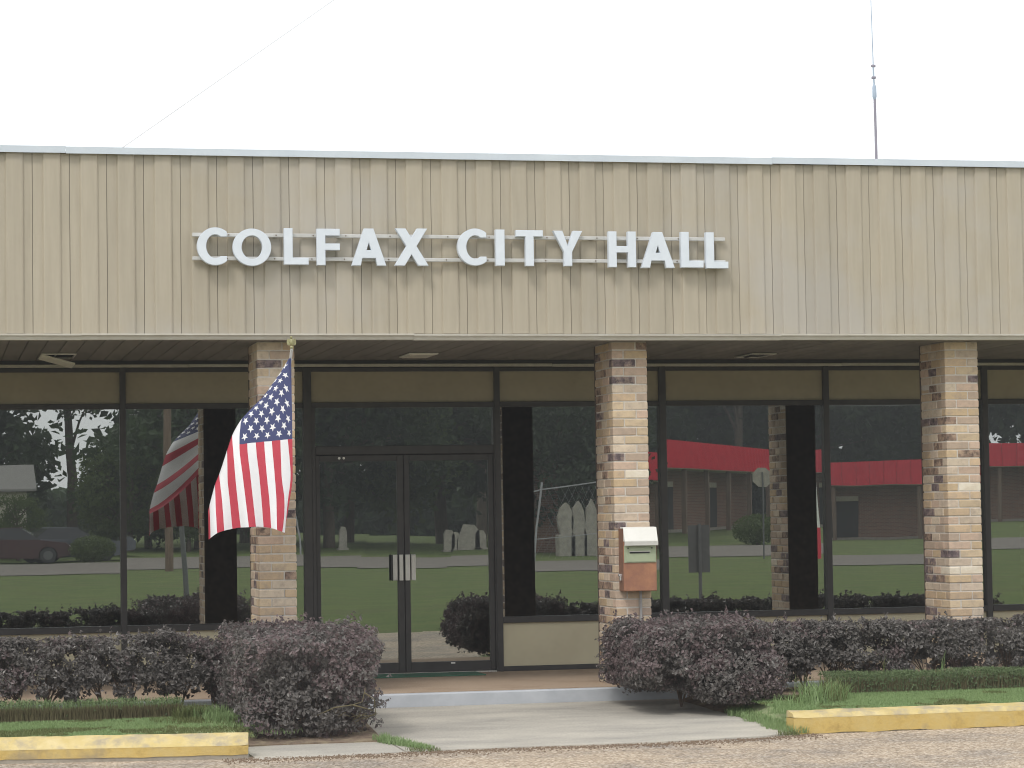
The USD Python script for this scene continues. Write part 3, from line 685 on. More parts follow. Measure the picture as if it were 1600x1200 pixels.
FLAG=[([0.0,0.4,0.634,0.797,1.0],[[-2.315,-3.417,3.076],[-2.318,-3.476,2.319],[-2.317,-3.461,1.993],[-2.347,-3.44,1.765],[-2.399,-3.413,1.483]]),([0.0,0.02,0.035,0.039,0.4,0.633,0.798,1.0],[[-2.318,-3.38,3.019],[-2.356,-3.371,2.98],[-2.386,-3.388,2.951],[-2.395,-3.423,2.942],[-2.359,-3.462,2.316],[-2.338,-3.458,1.993],[-2.364,-3.45,1.765],[-2.39,-3.44,1.486]]),([0.0,0.039,0.069,0.079,0.4,0.633,0.801,1.0],[[-2.32,-3.343,2.963],[-2.388,-3.349,2.91],[-2.439,-3.377,2.87],[-2.455,-3.416,2.857],[-2.427,-3.466,2.31],[-2.419,-3.479,1.993],[-2.395,-3.485,1.765],[-2.419,-3.491,1.496]]),([0.0,0.059,0.104,0.118,0.4,0.635,0.808,1.0],[[-2.323,-3.306,2.906],[-2.419,-3.327,2.84],[-2.492,-3.366,2.789],[-2.515,-3.409,2.773],[-2.5,-3.462,2.303],[-2.48,-3.482,1.994],[-2.469,-3.491,1.766],[-2.469,-3.502,1.515]]),([0.0,0.079,0.138,0.157,0.4,0.636,0.815,1.0],[[-2.325,-3.269,2.85],[-2.45,-3.305,2.771],[-2.545,-3.356,2.712],[-2.575,-3.401,2.693],[-2.566,-3.44,2.298],[-2.548,-3.452,1.995],[-2.528,-3.455,1.767],[-2.516,-3.457,1.531]]),([0.0,0.098,0.173,0.196,0.4,0.636,0.818,1.0],[[-2.328,-3.232,2.793],[-2.481,-3.283,2.714],[-2.598,-3.345,2.653],[-2.635,-3.394,2.634],[-2.64,-3.424,2.292],[-2.614,-3.435,1.996],[-2.594,-3.433,1.768],[-2.578,-3.431,1.541]]),([0.0,0.118,0.207,0.236,0.4,0.634,0.819,1.0],[[-2.33,-3.195,2.736],[-2.513,-3.261,2.655],[-2.651,-3.334,2.592],[-2.695,-3.387,2.573],[-2.716,-3.421,2.285],[-2.692,-3.447,1.997],[-2.67,-3.454,1.769],[-2.649,-3.46,1.546]]),([0.0,0.138,0.242,0.275,0.4,0.629,0.814,1.0],[[-2.332,-3.158,2.68],[-2.544,-3.239,2.594],[-2.704,-3.323,2.529],[-2.755,-3.38,2.508],[-2.784,-3.412,2.279],[-2.761,-3.449,1.998],[-2.738,-3.461,1.77],[-2.716,-3.474,1.543]]),([0.0,0.172,0.304,0.345,0.632,0.815,1.0],[[-2.335,-3.121,2.623],[-2.588,-3.207,2.49],[-2.781,-3.295,2.389],[-2.842,-3.353,2.358],[-2.824,-3.403,1.999],[-2.804,-3.408,1.771],[-2.78,-3.411,1.541]]),([0.0,0.218,0.385,0.437,0.621,0.804,1.0],[[-2.337,-3.083,2.567],[-2.612,-3.175,2.398],[-2.82,-3.267,2.27],[-2.886,-3.327,2.229],[-2.888,-3.362,2.001],[-2.868,-3.366,1.773],[-2.847,-3.362,1.53]]),([0.0,0.296,0.522,0.593,0.79,1.0],[[-2.34,-3.046,2.51],[-2.646,-3.12,2.236],[-2.879,-3.23,2.063],[-2.953,-3.3,2.018],[-2.935,-3.357,1.773],[-2.922,-3.371,1.515]]),([0.0,0.322,0.568,0.645,0.77,1.0],[[-2.342,-3.009,2.453],[-2.666,-3.079,2.151],[-2.911,-3.199,1.971],[-2.989,-3.273,1.927],[-2.993,-3.331,1.774],[-2.985,-3.368,1.494]]),([0.0,0.38,0.669,0.76,1.0],[[-2.345,-2.972,2.397],[-2.692,-3.029,2.011],[-2.955,-3.164,1.793],[-3.038,-3.247,1.745],[-3.036,-3.307,1.452]]),([0.0,0.395,0.695,0.79,1.0],[[-2.347,-2.935,2.34],[-2.697,-2.985,1.941],[-2.963,-3.131,1.732],[-3.047,-3.22,1.692],[-3.047,-3.255,1.438]])]
sgrid = np.concatenate([np.linspace(0, 1, 9), np.linspace(1, 2, 21)[1:]])
u0s = [0.275 * k / 7 for k in range(8)] + [0.345, 0.437, 0.593, 0.645, 0.76, 0.79]
tab = []
for k, (us, ps) in enumerate(FLAG):
    us = np.array(us); ps = np.array(ps); u0 = u0s[k]
    s = np.where(us <= u0 + 1e-3, (us / u0 if u0 > 0 else 1.0 + 0 * us), 1 + (us - u0) / (1 - u0))
    if k == 0:
        s = 1 + us
        g = PchipInterpolator(s, ps)(np.clip(sgrid, 1, 2))
        g[sgrid < 1] = ps[0]
    else:
        keep = np.concatenate([[True], np.diff(s) > 1e-4])
        g = PchipInterpolator(s[keep], ps[keep])(np.clip(sgrid, s[0], 2))
    tab.append(g)
tab = np.array(tab)                                   # (14, ns, 3)
kk = np.arange(14)
TAB = PchipInterpolator(kk, tab, axis=0)
U0F = PchipInterpolator(kk, u0s)


def cloth(u, k):
    """point of the cloth at fly fraction u and stripe coordinate k (0..13)"""
    u0 = float(U0F(k)); row = TAB(k)
    s = (u / u0 if u0 > 1e-6 else 1.0) if u < u0 else 1 + (u - u0) / (1 - u0)
    p = np.array([np.interp(s, sgrid, row[:, j]) for j in range(3)])
    w = 0.011 * math.sin(k * 1.7 + u * 5.0) * min(1.0, u * 3)
    return p + np.array([0.0, w, 0.0])


def cloth_rows(ks, ua, ub, nb=9, nf=16):
    P = []
    for k in ks:
        u0 = float(np.clip(U0F(k), 0, 1))
        a, b = ua, ub
        if a < u0 < b:
            us = np.concatenate([np.linspace(a, u0, nb), np.linspace(u0, b, nf)[1:]])
        else:
            us = np.linspace(a, b, nb + nf - 1)
        P.append([cloth(u, k) for u in us])
    return grid(np.array(P))


flag = thing('flag', 'stars and stripes flag hanging in folds from the slanting pole', 'flag')
for k in range(13):
    ks = np.linspace(k, k + 1, 5)
    obj('stripe', cloth_rows(ks, 0.4 if k < 7 else 0.0, 1.0), M['red'] if k % 2 == 0 else M['flagwhite'], flag, smooth=True)
obj('canton', cloth_rows(np.linspace(0, 7, 29), 0.0, 0.4, 9, 12), M['blue'], flag, smooth=True)
for r in range(9):
    for c in range(6 if r % 2 == 0 else 5):
        kc = 7 * (r + 1) / 10
        uc = 0.4 * (2 * c + (1 if r % 2 == 0 else 2)) / 12
        R = 0.0295
        ang = np.arange(10) * np.pi / 5 + np.pi / 2
        rad = np.where(np.arange(10) % 2 == 0, R, R * 0.42)
        pts = [(uc + rad[i] * math.sin(ang[i]) / 1.524, kc - rad[i] * math.cos(ang[i]) / 0.0703) for i in range(10)] + [(uc, kc)]
        q = np.array([cloth(max(u, 0), min(max(k, 0), 13)) for u, k in pts])
        n = np.cross(q[0] - q[10], q[3] - q[10]); n /= max(np.linalg.norm(n), 1e-9)
        V = np.vstack([q + n * 0.003, q - n * 0.003])
        F = [[10, i, (i + 1) % 10] for i in range(10)] + [[21, 11 + (i + 1) % 10, 11 + i] for i in range(10)]
        obj('star', (V, np.array(F)), M['flagwhite'], flag)

# ------------------------------------------------------------------ mat, antenna, cable
tag(obj('doormat', bx(-1.35, 0.02, -0.62, -0.12, 0.001, 0.013, 0.004), M['mat_green']), 'thin faded green mat on the porch before the glass doors', 'doormat')
an = thing('antenna', 'thin upright radio antenna on the roof above the right side', 'antenna')
ya = 4.0
obj('mast', tube([(6.095, ya, 4.70), (6.081, ya, 6.80)], [0.020, 0.016], 10), M['mast'], an, smooth=50)
obj('loading_coil', tube([(6.081, ya, 6.74), (6.080, ya, 6.78), (6.079, ya, 6.90), (6.078, ya, 6.94)], [0.014, 0.028, 0.026, 0.012], 12), M['whip'], an, smooth=50)
obj('whip', tube([(6.079, ya, 6.92), (6.074, ya, 7.02), (6.072, ya, 7.17)], 0.012, 8), M['whip'], an, smooth=50)
obj('whip', tube([(6.072, ya, 7.17), (6.060, ya, 8.02), (6.045, ya, 9.4)], [0.008, 0.006, 0.004], 8), M['whip'], an, smooth=50)
for z, x in ((7.167, 6.072), (7.020, 6.074)):
    obj('clamp', bx(x - 0.028, x + 0.028, ya - 0.016, ya + 0.016, z - 0.016, z + 0.016, 0.006), M['mast'], an)
obj('base_plate', bx(6.0, 6.19, ya - 0.1, ya + 0.1, 4.701, 4.72), M['mast'], an)
A = np.array([-3.484, 1.0, 5.544]); Bw = np.array([-0.405, 6.0, 8.227]); d = Bw - A
ts = np.linspace(-0.315, 2.2, 24)
P = A + ts[:, None] * d
obj('guy_cable', tube(P, 0.0060, 6), M['wire'], label='thin pale cable rising from the roof edge into the white sky', cat='cable')

# ------------------------------------------------------------------ kerbs
def kerb(p0, p1, prof, name_label):
    p0, p1 = np.array(p0, float), np.array(p1, float)
    d = p1 - p0; L = np.linalg.norm(d); ux = d / L; nx = np.array([-ux[1], ux[0]])
    t = thing('yellow_kerb', name_label, 'kerb')

    def run(poly, name, mat, zz=0.0, ends=0.0):
        n = max(2, int(L / 0.06)); xs = np.linspace(-ends, L + ends, n)
        q = np.array(poly); V = []
        for i, x in enumerate(xs):
            w = 1.0
            e = min(x + ends, L + ends - x)
            sh = 0.02 * max(0, 1 - e / 0.03)
            for (y, z) in q:
                cy, cz = q[:, 0].mean(), q[:, 1].mean()
                yy, z2 = y + (cy - y) * sh * 8, z + (cz - z) * sh * 3
                P = p0 + ux * x + nx * yy
                V.append([P[0], P[1], z2])
        V = np.array(V)
        nn = np.asarray(meshkit.fbm(V * 9.0)).reshape(-1)
        n2 = np.asarray(meshkit.fbm(V * 28.0)).reshape(-1)
        V[:, 2] += (0.014 * (nn - 0.5) - 0.016 * np.clip(n2 - 0.6, 0, 1) * 3) * (V[:, 2] > -0.115) + 0.022 * (nn - 0.5) * (V[:, 2] < -0.185) * (V[:, 2] > -0.22); V[:, 1] += 0.012 * (nn - 0.5) + 0.03 * np.clip(n2 - 0.62, 0, 1)
        m = len(q); F = []
        for i in range(n - 1):
            for j in range(m):
                a, b = i * m + j, i * m + (j + 1) % m
                F += [[a, b, b + m], [a, b + m, a + m]]
        for j in range(1, m - 1):
            F += [[0, j + 1, j], [(n - 1) * m, (n - 1) * m + j, (n - 1) * m + j + 1]]
        F = np.array(F)
        v = V; vol = trimesh.Trimesh(v, F, process=False).volume
        if vol < 0:
            F = F[:, ::-1]
        obj(name, (V, F), mat, t, smooth=35)
    for poly, name, mat in prof:
        run(poly, name, mat)
    return t


kerb((-8.4, -5.66), (-3.10, -6.47), [([(0.0, -0.150), (0.0, -0.26), (0.20, -0.26), (0.20, -0.150)], 'concrete_base', M['curbbase']),
                                     ([(-0.004, -0.118), (-0.006, -0.190), (0.200, -0.190), (0.200, -0.118)], 'painted_face', M['yellow']),
                                     ([(-0.005, -0.1175), (0.203, -0.1175), (0.203, -0.034), (0.150, -0.028), (0.085, -0.055)], 'worn_top', M['yellowtop'])],
     'worn yellow concrete kerb at the lower left, beside the concrete walk')
kerb((1.44, -6.05), (8.8, -5.86), [([(0.0, -0.200), (0.0, -0.26), (0.20, -0.26), (0.20, -0.200)], 'concrete_base', M['curbbase']),
                                  ([(-0.006, -0.088), (-0.012, -0.215), (0.213, -0.215), (0.203, -0.088)], 'painted_face', M['yellow']),
                                  ([(-0.007, -0.0875), (0.200, -0.0875), (0.19, -0.038), (0.16, -0.034), (0.02, -0.055)], 'worn_top', M['yellowtop'])],
     'long bright yellow kerb in front of the right lawn strip')
# ------------------------------------------------------------------ planting
def leaf_cards(C, N, L, Wd, rng, fold=0.25):
    """folded diamond leaves at C facing N"""
    n = len(C)
    t = rng.normal(size=(n, 3)); t -= N * np.sum(t * N, 1, keepdims=True); t /= np.linalg.norm(t, axis=1, keepdims=True)
    b = np.cross(N, t)
    L = np.broadcast_to(L, (n,))[:, None]; Wd = np.broadcast_to(Wd, (n,))[:, None]
    v = np.stack([C - t * L * 0.5, C + b * Wd * 0.5 + N * Wd * fold + t * L * 0.05, C + t * L * 0.5, C - b * Wd * 0.5 + N * Wd * fold + t * L * 0.05], 1).reshape(-1, 3)
    i = np.arange(n)[:, None] * 4
    f = np.concatenate([i + [0, 1, 2], i + [0, 2, 3]], 1).reshape(-1, 3)
    return v, f


def blades(P, L, W, lean, rng, bend=0.5):
    n = len(P)
    a = rng.uniform(0, 2 * np.pi, n)
    d = np.stack([np.cos(a), np.sin(a), np.zeros(n)], 1)
    s = np.stack([-np.sin(a), np.cos(a), np.zeros(n)], 1)
    L = np.broadcast_to(L, (n,))[:, None]; W = np.broadcast_to(W, (n,))[:, None]; k = np.broadcast_to(lean, (n,))[:, None]
    up = np.array([0, 0, 1.0])
    mid = P + up * L * 0.55 + d * L * k * 0.4
    tip = P + up * L * (1 - bend * k * 0.5) + d * L * k
    v = np.stack([P - s * W / 2, P + s * W / 2, mid + s * W * 0.42, mid - s * W * 0.42, tip], 1).reshape(-1, 3)
    i = np.arange(n)[:, None] * 5
    f = np.concatenate([i + [0, 1, 2], i + [0, 2, 3], i + [3, 2, 4]], 1).reshape(-1, 3)
    return v, f


def shrub_points(n, x0, x1, y0, y1, z0, z1, rng, gap=0.5, lowgap=0.25, wob=0.30, shell=0.09, e=5.0):
    c = np.array([(x0 + x1) / 2, (y0 + y1) / 2, (z0 + z1) / 2]); h = np.array([x1 - x0, y1 - y0, z1 - z0]) / 2
    C, N = [], []
    got = 0
    while got < n:
        p = rng.uniform(-1.15, 1.15, (60000, 3)) * h + c
        q = (p - c) / h
        r = np.sum(np.abs(q) ** e, 1) ** (1 / e)
        w = meshkit.fbm(p * 3.2, 3, 4) - 0.5
        w2 = meshkit.fbm(p * 11.0, 2, 9) - 0.5
        r = r + wob * w * 0.75 + 0.24 * w2 + 0.10 * (meshkit.fbm(p * 24.0, 2, 15) - 0.5)
        depth = (1 - r) * h.min()
        cl = meshkit.fbm(p * 7.5, 3, 21)
        zz = np.clip((p[:, 2] - z0) / (z1 - z0), 0, 1)
        thr = gap - 0.06 + lowgap * (1 - np.clip(zz / 0.5, 0, 1)) ** 1.0
        keep = (r < 1) & (cl > thr * 0.9) & (rng.random(len(p)) < np.exp(-depth / shell) + 0.10)
        p, q = p[keep], q[keep]
        nn = np.sign(q) * np.abs(q) ** 3 + rng.normal(0, 0.75, p.shape) + np.array([0, 0, 0.35])
        nn /= np.linalg.norm(nn, axis=1, keepdims=True)
        C.append(p); N.append(nn); got += len(p)
    return np.vstack(C)[:n], np.vstack(N)[:n]


def stems(x0, x1, y, zg, ztop, rng, parent, spacing=0.34):
    for x in np.arange(x0 + 0.2, x1 - 0.1, spacing):
        parts = []
        bx0, by0 = x + rng.uniform(-0.08, 0.08), y + rng.uniform(-0.06, 0.06)
        for _ in range(int(rng.integers(3, 6))):
            a, b = rng.uniform(-0.22, 0.22), rng.uniform(-0.14, 0.14)
            P = np.array([[bx0, by0, zg - 0.03], [bx0 + a * 0.25, by0 + b * 0.3, zg + 0.12], [bx0 + a * 0.7, by0 + b * 0.7, zg + 0.28], [bx0 + a * 1.1, by0 + b, ztop]])
            parts.append(tube(P, [0.009, 0.008, 0.006, 0.004], 5))
            for _ in range(2):
                j = rng.uniform(-0.15, 0.15, 2); s = P[2]
                parts.append(tube(np.array([P[1], (P[1] + s) / 2 + [j[0] * 0.4, j[1] * 0.4, 0.02], s + [j[0], j[1], rng.uniform(0.0, 0.1)]]), [0.005, 0.004, 0.003], 4))
        obj('stem', join(parts), M['stem'], parent)


def shrub(name, label, cat, boxes, tips, zg, seed, stemrow):
    rng = np.random.default_rng(seed)
    t = thing(name, label, cat)
    Cs, Ns = [], []
    for n, b, kw in boxes:
        C, N = shrub_points(n, *b, rng, **kw); Cs.append(C); Ns.append(N)
    C, N = np.vstack(Cs), np.vstack(Ns)
    # sprigs of new growth stick out of the clipped top and sides
    up_ = (N[:, 2] > -0.1) & (rng.random(len(C)) < 0.012)
    S, D = C[up_], N[up_] * [0.7, 0.7, 0.5] + [0, 0, 0.75]
    D /= np.linalg.norm(D, axis=1, keepdims=True)
    LL = rng.uniform(0.03, 0.10, len(S))
    m = 8
    tt = np.linspace(0.1, 1.0, m)
    SC = (S[:, None] + D[:, None] * LL[:, None, None] * tt[None, :, None] + rng.normal(0, 0.008, (len(S), m, 3))).reshape(-1, 3)
    SN = rng.normal(size=SC.shape) + [0, 0, 0.4]; SN /= np.linalg.norm(SN, axis=1, keepdims=True)
    C, N = np.vstack([C, SC]), np.vstack([N, SN])
    red = meshkit.fbm(C * 3.4, 4, seed) + rng.normal(0, 0.09, len(C)) + 0.05 * np.clip((C[:, 2] - 0.3) / 0.3, 0, 1) > tips + 0.03
    L = rng.uniform(0.022, 0.052, len(C)); W = L * rng.uniform(0.45, 0.68, len(C))
    for m, nm, mat in ((~red, 'foliage', M['purple']), (red, 'reddish_foliage', M['purple_red'])):
        if m.sum() > 10:
            obj(nm, leaf_cards(C[m], N[m], L[m], W[m], rng), mat, t)
    for a in stemrow:
        stems(*a, rng, t)
    return t, rng


shrub('hedge', 'low purple-leaved hedge under the left windows, thin and gappy near the ground', 'hedge',
      [(46000, (-7.0, -2.75, -3.82, -3.18, 0.03, 0.600), dict(gap=0.575, lowgap=0.22, wob=0.5))], 0.63, -0.05, 21, [(-7.0, -2.7, -3.5, -0.05, 0.42)])
tl, rng_l = shrub('shrub', 'big clipped purple shrub at the left side of the concrete walk', 'shrub',
      [(40000, (-3.02, -1.88, -5.55, -3.1, -0.15, 0.675), dict(gap=0.49, lowgap=0.08, wob=0.55, e=8.0))], 0.53, -0.08, 22, [(-2.9, -2.0, -4.9, -0.10, 0.35), (-2.9, -2.0, -4.1, -0.08, 0.35)])
for pts in ([(-2.42, -5.50, 0.02), (-2.30, -5.66, 0.09), (-2.16, -5.70, 0.11), (-2.08, -5.68, 0.13), (-2.05, -5.66, 0.24)], [(-2.16, -5.70, 0.11), (-2.06, -5.72, 0.08), (-1.98, -5.6, 0.05)],
            [(-2.05, -5.60, 0.20), (-1.97, -5.62, 0.14), (-1.95, -5.55, 0.02)]):
    obj('bare_twig', tube(pts, np.linspace(0.006, 0.003, len(pts)), 5), M['border_twig'], tl, label='bare pale twig')
for _ in range(14):
    p = np.array([rng_l.uniform(-2.3, -2.0), -5.52, rng_l.uniform(-0.06, 0.02)])
    obj('bare_twig', tube([p, p + [rng_l.uniform(-0.1, 0.12), -0.08, rng_l.uniform(0.0, 0.06)]], [0.003, 0.0018], 4), M['border_twig'], tl)
shrub('hedge', 'low purple-leaved hedge under the right windows with gaps showing the tan panel', 'hedge',
      [(56000, (1.75, 7.2, -3.78, -3.18, 0.03, 0.585), dict(gap=0.58, lowgap=0.18, wob=0.5))], 0.66, -0.05, 23, [(1.8, 7.1, -3.5, -0.05, 0.42)])
shrub('shrub', 'rounded purple shrub with reddish tips below the drop box', 'shrub',
      [(34000, (0.54, 1.80, -4.55, -3.05, 0.03, 0.655), dict(gap=0.49, lowgap=0.10, wob=0.55, e=6.0)),
       (6000, (1.0, 1.9, -4.75, -4.1, -0.07, 0.40), dict(gap=0.42, lowgap=0.05, e=3.0))], 0.50, -0.07, 24, [(0.9, 1.9, -3.9, -0.10, 0.35), (1.1, 1.9, -3.4, -0.06, 0.35)])

# low clipped borders
def border(x0, x1, y0, y1, zg, h, label, dry, seed, n):
    rng = np.random.default_rng(seed)
    t = thing('border_hedge', label, 'border plants')
    hh = lambda x: h * (0.90 + 0.22 * meshkit.fbm(np.stack([x * 2.3, x * 0, x * 0 + seed], 1), 3))
    nb = int(n * (0.80 if dry else 0.34))
    x = rng.uniform(x0, x1, nb); y = y0 - 0.015 + (y1 - y0) * rng.beta(0.5, 1.3, nb)
    P = np.stack([x, y, np.full(nb, zg - 0.01)], 1)
    obj('twigs', blades(P, hh(x) * rng.uniform(0.6, 1.0, nb), rng.uniform(0.005, 0.010, nb), rng.uniform(0, 0.35, nb), rng), M['border_twig'], t)
    nl = n - nb
    x = rng.uniform(x0 - 0.02, x1 + 0.02, nl); top = rng.random(nl) < (0.97 if dry else 0.55)
    y = np.where(top, rng.uniform(y0 - 0.02, y1, nl), y0 - rng.uniform(0, 0.03, nl))
    z = zg + hh(x) * np.where(top, rng.uniform(0.78, 1.05, nl), rng.beta(1.3, 1.0, nl))
    N = np.stack([rng.normal(0, 0.6, nl), np.where(top, 0, -0.8) + rng.normal(0, 0.5, nl), np.where(top, 0.7, 0.25) + rng.normal(0, 0.3, nl)], 1); N /= np.linalg.norm(N, axis=1, keepdims=True)
    obj('leaves', leaf_cards(np.stack([x, y, z], 1), N, rng.uniform(0.014, 0.034, nl), rng.uniform(0.006, 0.014, nl), rng), M['border_leaf'], t)
    nt = int(n * 0.08)
    x = rng.uniform(x0, x1, nt); y = rng.uniform(y0, y1, nt)
    obj('loose_blades', blades(np.stack([x, y, zg + hh(x) * 0.6], 1), rng.uniform(0.05, 0.12, nt), 0.005, rng.uniform(0.1, 0.8, nt), rng), M['blade'], t)


border(-7.5, -3.40, -4.40, -4.05, -0.05, 0.155, 'low clipped border with bare straw-coloured front, left of the walk', True, 31, 26000)
border(2.42, 8.0, -4.12, -3.86, -0.05, 0.195, 'low clipped dark green border behind the right lawn strip', False, 32, 30000)

# grass
rg = np.random.default_rng(41)


def lawn(name, n, x0, x1, ylo, yhi, zf, seed, thin=0.0):
    x = rg.uniform(x0, x1, n); y = ylo(x) + (yhi(x) - ylo(x)) * rg.random(n)
    P = np.stack([x, y, zf(x, y)], 1)
    k = meshkit.fbm(P * 2.2 + seed, 3)
    hgt = 0.012 + 0.022 * k + 0.012 * rg.random(n)
    dry = meshkit.fbm(P * 3.1 + seed * 3, 3, 5) > (0.60 - thin * np.clip((x - (x0 + x1) / 2) / (x1 - x0), 0, 1) * 1.0)
    if thin:
        drop = rg.random(n) < np.clip((x - (x1 - 0.75)) / 0.75, 0, 1) * 0.75
        P, hgt, dry = P[~drop], hgt[~drop], dry[~drop]
    obj(name, blades(P[~dry], hgt[~dry], rg.uniform(0.003, 0.006, (~dry).sum()), rg.uniform(0.4, 1.3, (~dry).sum()), rg), M['blade'], label=f'short mown green grass strip in front of the {"left" if x0 < 0 else "right"} border', cat='grass', kind='stuff')
    obj('dry_grass', blades(P[dry], hgt[dry] * 0.9, rg.uniform(0.003, 0.006, dry.sum()), rg.uniform(0.2, 1.0, dry.sum()), rg), M['straw'], label=f'thin dry blades scattered in the {"left" if x0 < 0 else "right"} grass strip', cat='dry grass', kind='stuff')


kl = lambda x: -5.66 - 0.1528 * (x + 8.4) + 0.21
lawn('grass', 46000, -6.0, -3.0, kl, lambda x: x * 0 - 4.42, lambda x, y: -0.085 + 0.035 * np.clip((y + 6.0) / 1.6, 0, 1), 2.0, thin=0.45)
lawn('grass', 46000, 1.55, 5.6, lambda x: -6.05 + 0.0258 * (x - 1.44) + 0.22, lambda x: x * 0 - 4.13, lambda x, y: -0.075 + 0.025 * np.clip((y + 6.0) / 1.8, 0, 1), 5.0)


def tuft(name, label, cat, spots, mats, seed, kind=None):
    rng = np.random.default_rng(seed)
    vs = {}
    for (x, y, z, r, n, L, W, lean, mat) in spots:
        a, q = rng.uniform(0, 2 * np.pi, n), r * np.sqrt(rng.random(n))
        P = np.stack([x + q * np.cos(a), y + q * np.sin(a), np.full(n, z)], 1)
        vs.setdefault(mat, []).append(blades(P, L * rng.uniform(0.45, 1.0, n), W * rng.uniform(0.7, 1.2, n), rng.uniform(0.05, lean, n), rng))
    if len(vs) == 1 and kind:
        m, q = next(iter(vs.items()))
        obj(name, join(q), M[m], label=label, cat=cat, kind=kind)
        return
    t = thing(name, label, cat)
    for m, q in vs.items():
        obj('green_blades' if m == 'blade' else 'dry_blades', join(q), M[m], t)


tuft('grass_tuft', 'tall mixed green and straw grass tuft at the right end of the left border', 'grass tuft',
     [(-3.22, -4.45, -0.06, 0.20, 650, 0.15, 0.006, 0.7, 'blade'), (-3.35, -4.48, -0.06, 0.14, 500, 0.17, 0.006, 0.8, 'straw'), (-3.05, -4.75, -0.07, 0.22, 700, 0.13, 0.006, 0.9, 'blade'), (-3.1, -5.2, -0.08, 0.3, 500, 0.07, 0.006, 1.0, 'blade'), (-2.95, -4.9, -0.07, 0.2, 160, 0.10, 0.005, 1.0, 'straw'), (-3.45, -4.7, -0.06, 0.26, 420, 0.07, 0.005, 1.2, 'straw'), (-3.2, -5.5, -0.08, 0.2, 260, 0.05, 0.005, 1.2, 'straw'), (-2.75, -5.45, -0.11, 0.22, 120, 0.05, 0.005, 1.2, 'blade')], None, 51)
tuft('grass_tuft', 'strappy light green clump between the right shrub and the dark border', 'grass tuft',
     [(1.98, -5.0, -0.06, 0.13, 90, 0.27, 0.010, 1.0, 'blade'), (2.22, -4.6, -0.06, 0.20, 190, 0.24, 0.008, 1.0, 'blade'), (2.12, -4.75, -0.06, 0.25, 110, 0.30, 0.008, 1.1, 'straw'), (1.75, -5.2, -0.08, 0.22, 140, 0.16, 0.008, 1.1, 'blade'), (2.4, -4.35, -0.06, 0.14, 110, 0.20, 0.007, 0.9, 'blade')], None, 52)
tuft('grass_tuft', 'narrow green tuft growing from the walk joint beside the left shrub', 'grass tuft',
     [(-1.93 + 0.03 * i, -5.62 - 0.09 * i, -0.20, 0.07, 110, 0.10 - 0.007 * i, 0.006, 1.0, 'blade') for i in range(9)] + [(-1.72, -6.4, -0.21, 0.14, 120, 0.04, 0.006, 1.0, 'straw')], None, 53)
tuft('grass_tuft', 'low weedy green edge along the right side of the concrete walk', 'grass tuft',
     [(1.46 + 0.04 * rg.uniform(-1, 1), y, -0.165 - 0.006 * i, 0.13, 200, 0.09, 0.006, 1.0, 'blade') for i, y in enumerate(np.linspace(-4.4, -6.0, 8))] + [(1.6, -5.5, -0.09, 0.2, 260, 0.09, 0.006, 1.0, 'blade'), (1.36, -6.15, -0.21, 0.1, 140, 0.05, 0.006, 1.0, 'straw')], None, 54)
tuft('tall_weed', 'pale bent grass stalks in front of the right hedge, left of the green ones', 'weed', [(3.05, -3.86, 0.10, 0.02, 4, 0.26, 0.012, 0.5, 'straw')], None, 55)
tuft('tall_weed', 'green grass stalks rising in front of the right hedge near the right column', 'weed', [(3.62, -3.86, 0.10, 0.03, 5, 0.26, 0.010, 0.5, 'blade')], None, 56)

# loose grit along the meeting of walk and parking
n = 2600
ico = trimesh.creation.icosahedron()
gx = rg.uniform(-3.3, 1.6, n); gy = -6.43 - np.abs(rg.normal(0, 0.16, n)) + 0.10 * (rg.random(n) < 0.3) - 0.12 * (gx < -1.9) + 0.3 * np.clip(gx - 0.6, 0, 1)
S = rg.uniform(0.003, 0.009, n)
V = (np.array(ico.vertices)[None] * (S[:, None, None] * rg.uniform(0.6, 1.2, (n, 1, 3))) + np.stack([gx, gy, -0.216 + 0 * gx], 1)[:, None]).reshape(-1, 3)
Fc = (np.array(ico.faces)[None] + 12 * np.arange(n)[:, None, None]).reshape(-1, 3)
M['grit'] = leaf_look('grit', [(0.0, (0.18, 0.13, 0.09)), (0.5, (0.36, 0.28, 0.2)), (1.0, (0.56, 0.48, 0.38))], 0.0, 0.85)
obj('loose_grit', (V, Fc), M['grit'], label='loose tan grit scattered where the walk meets the parking lot', cat='grit', kind='stuff')

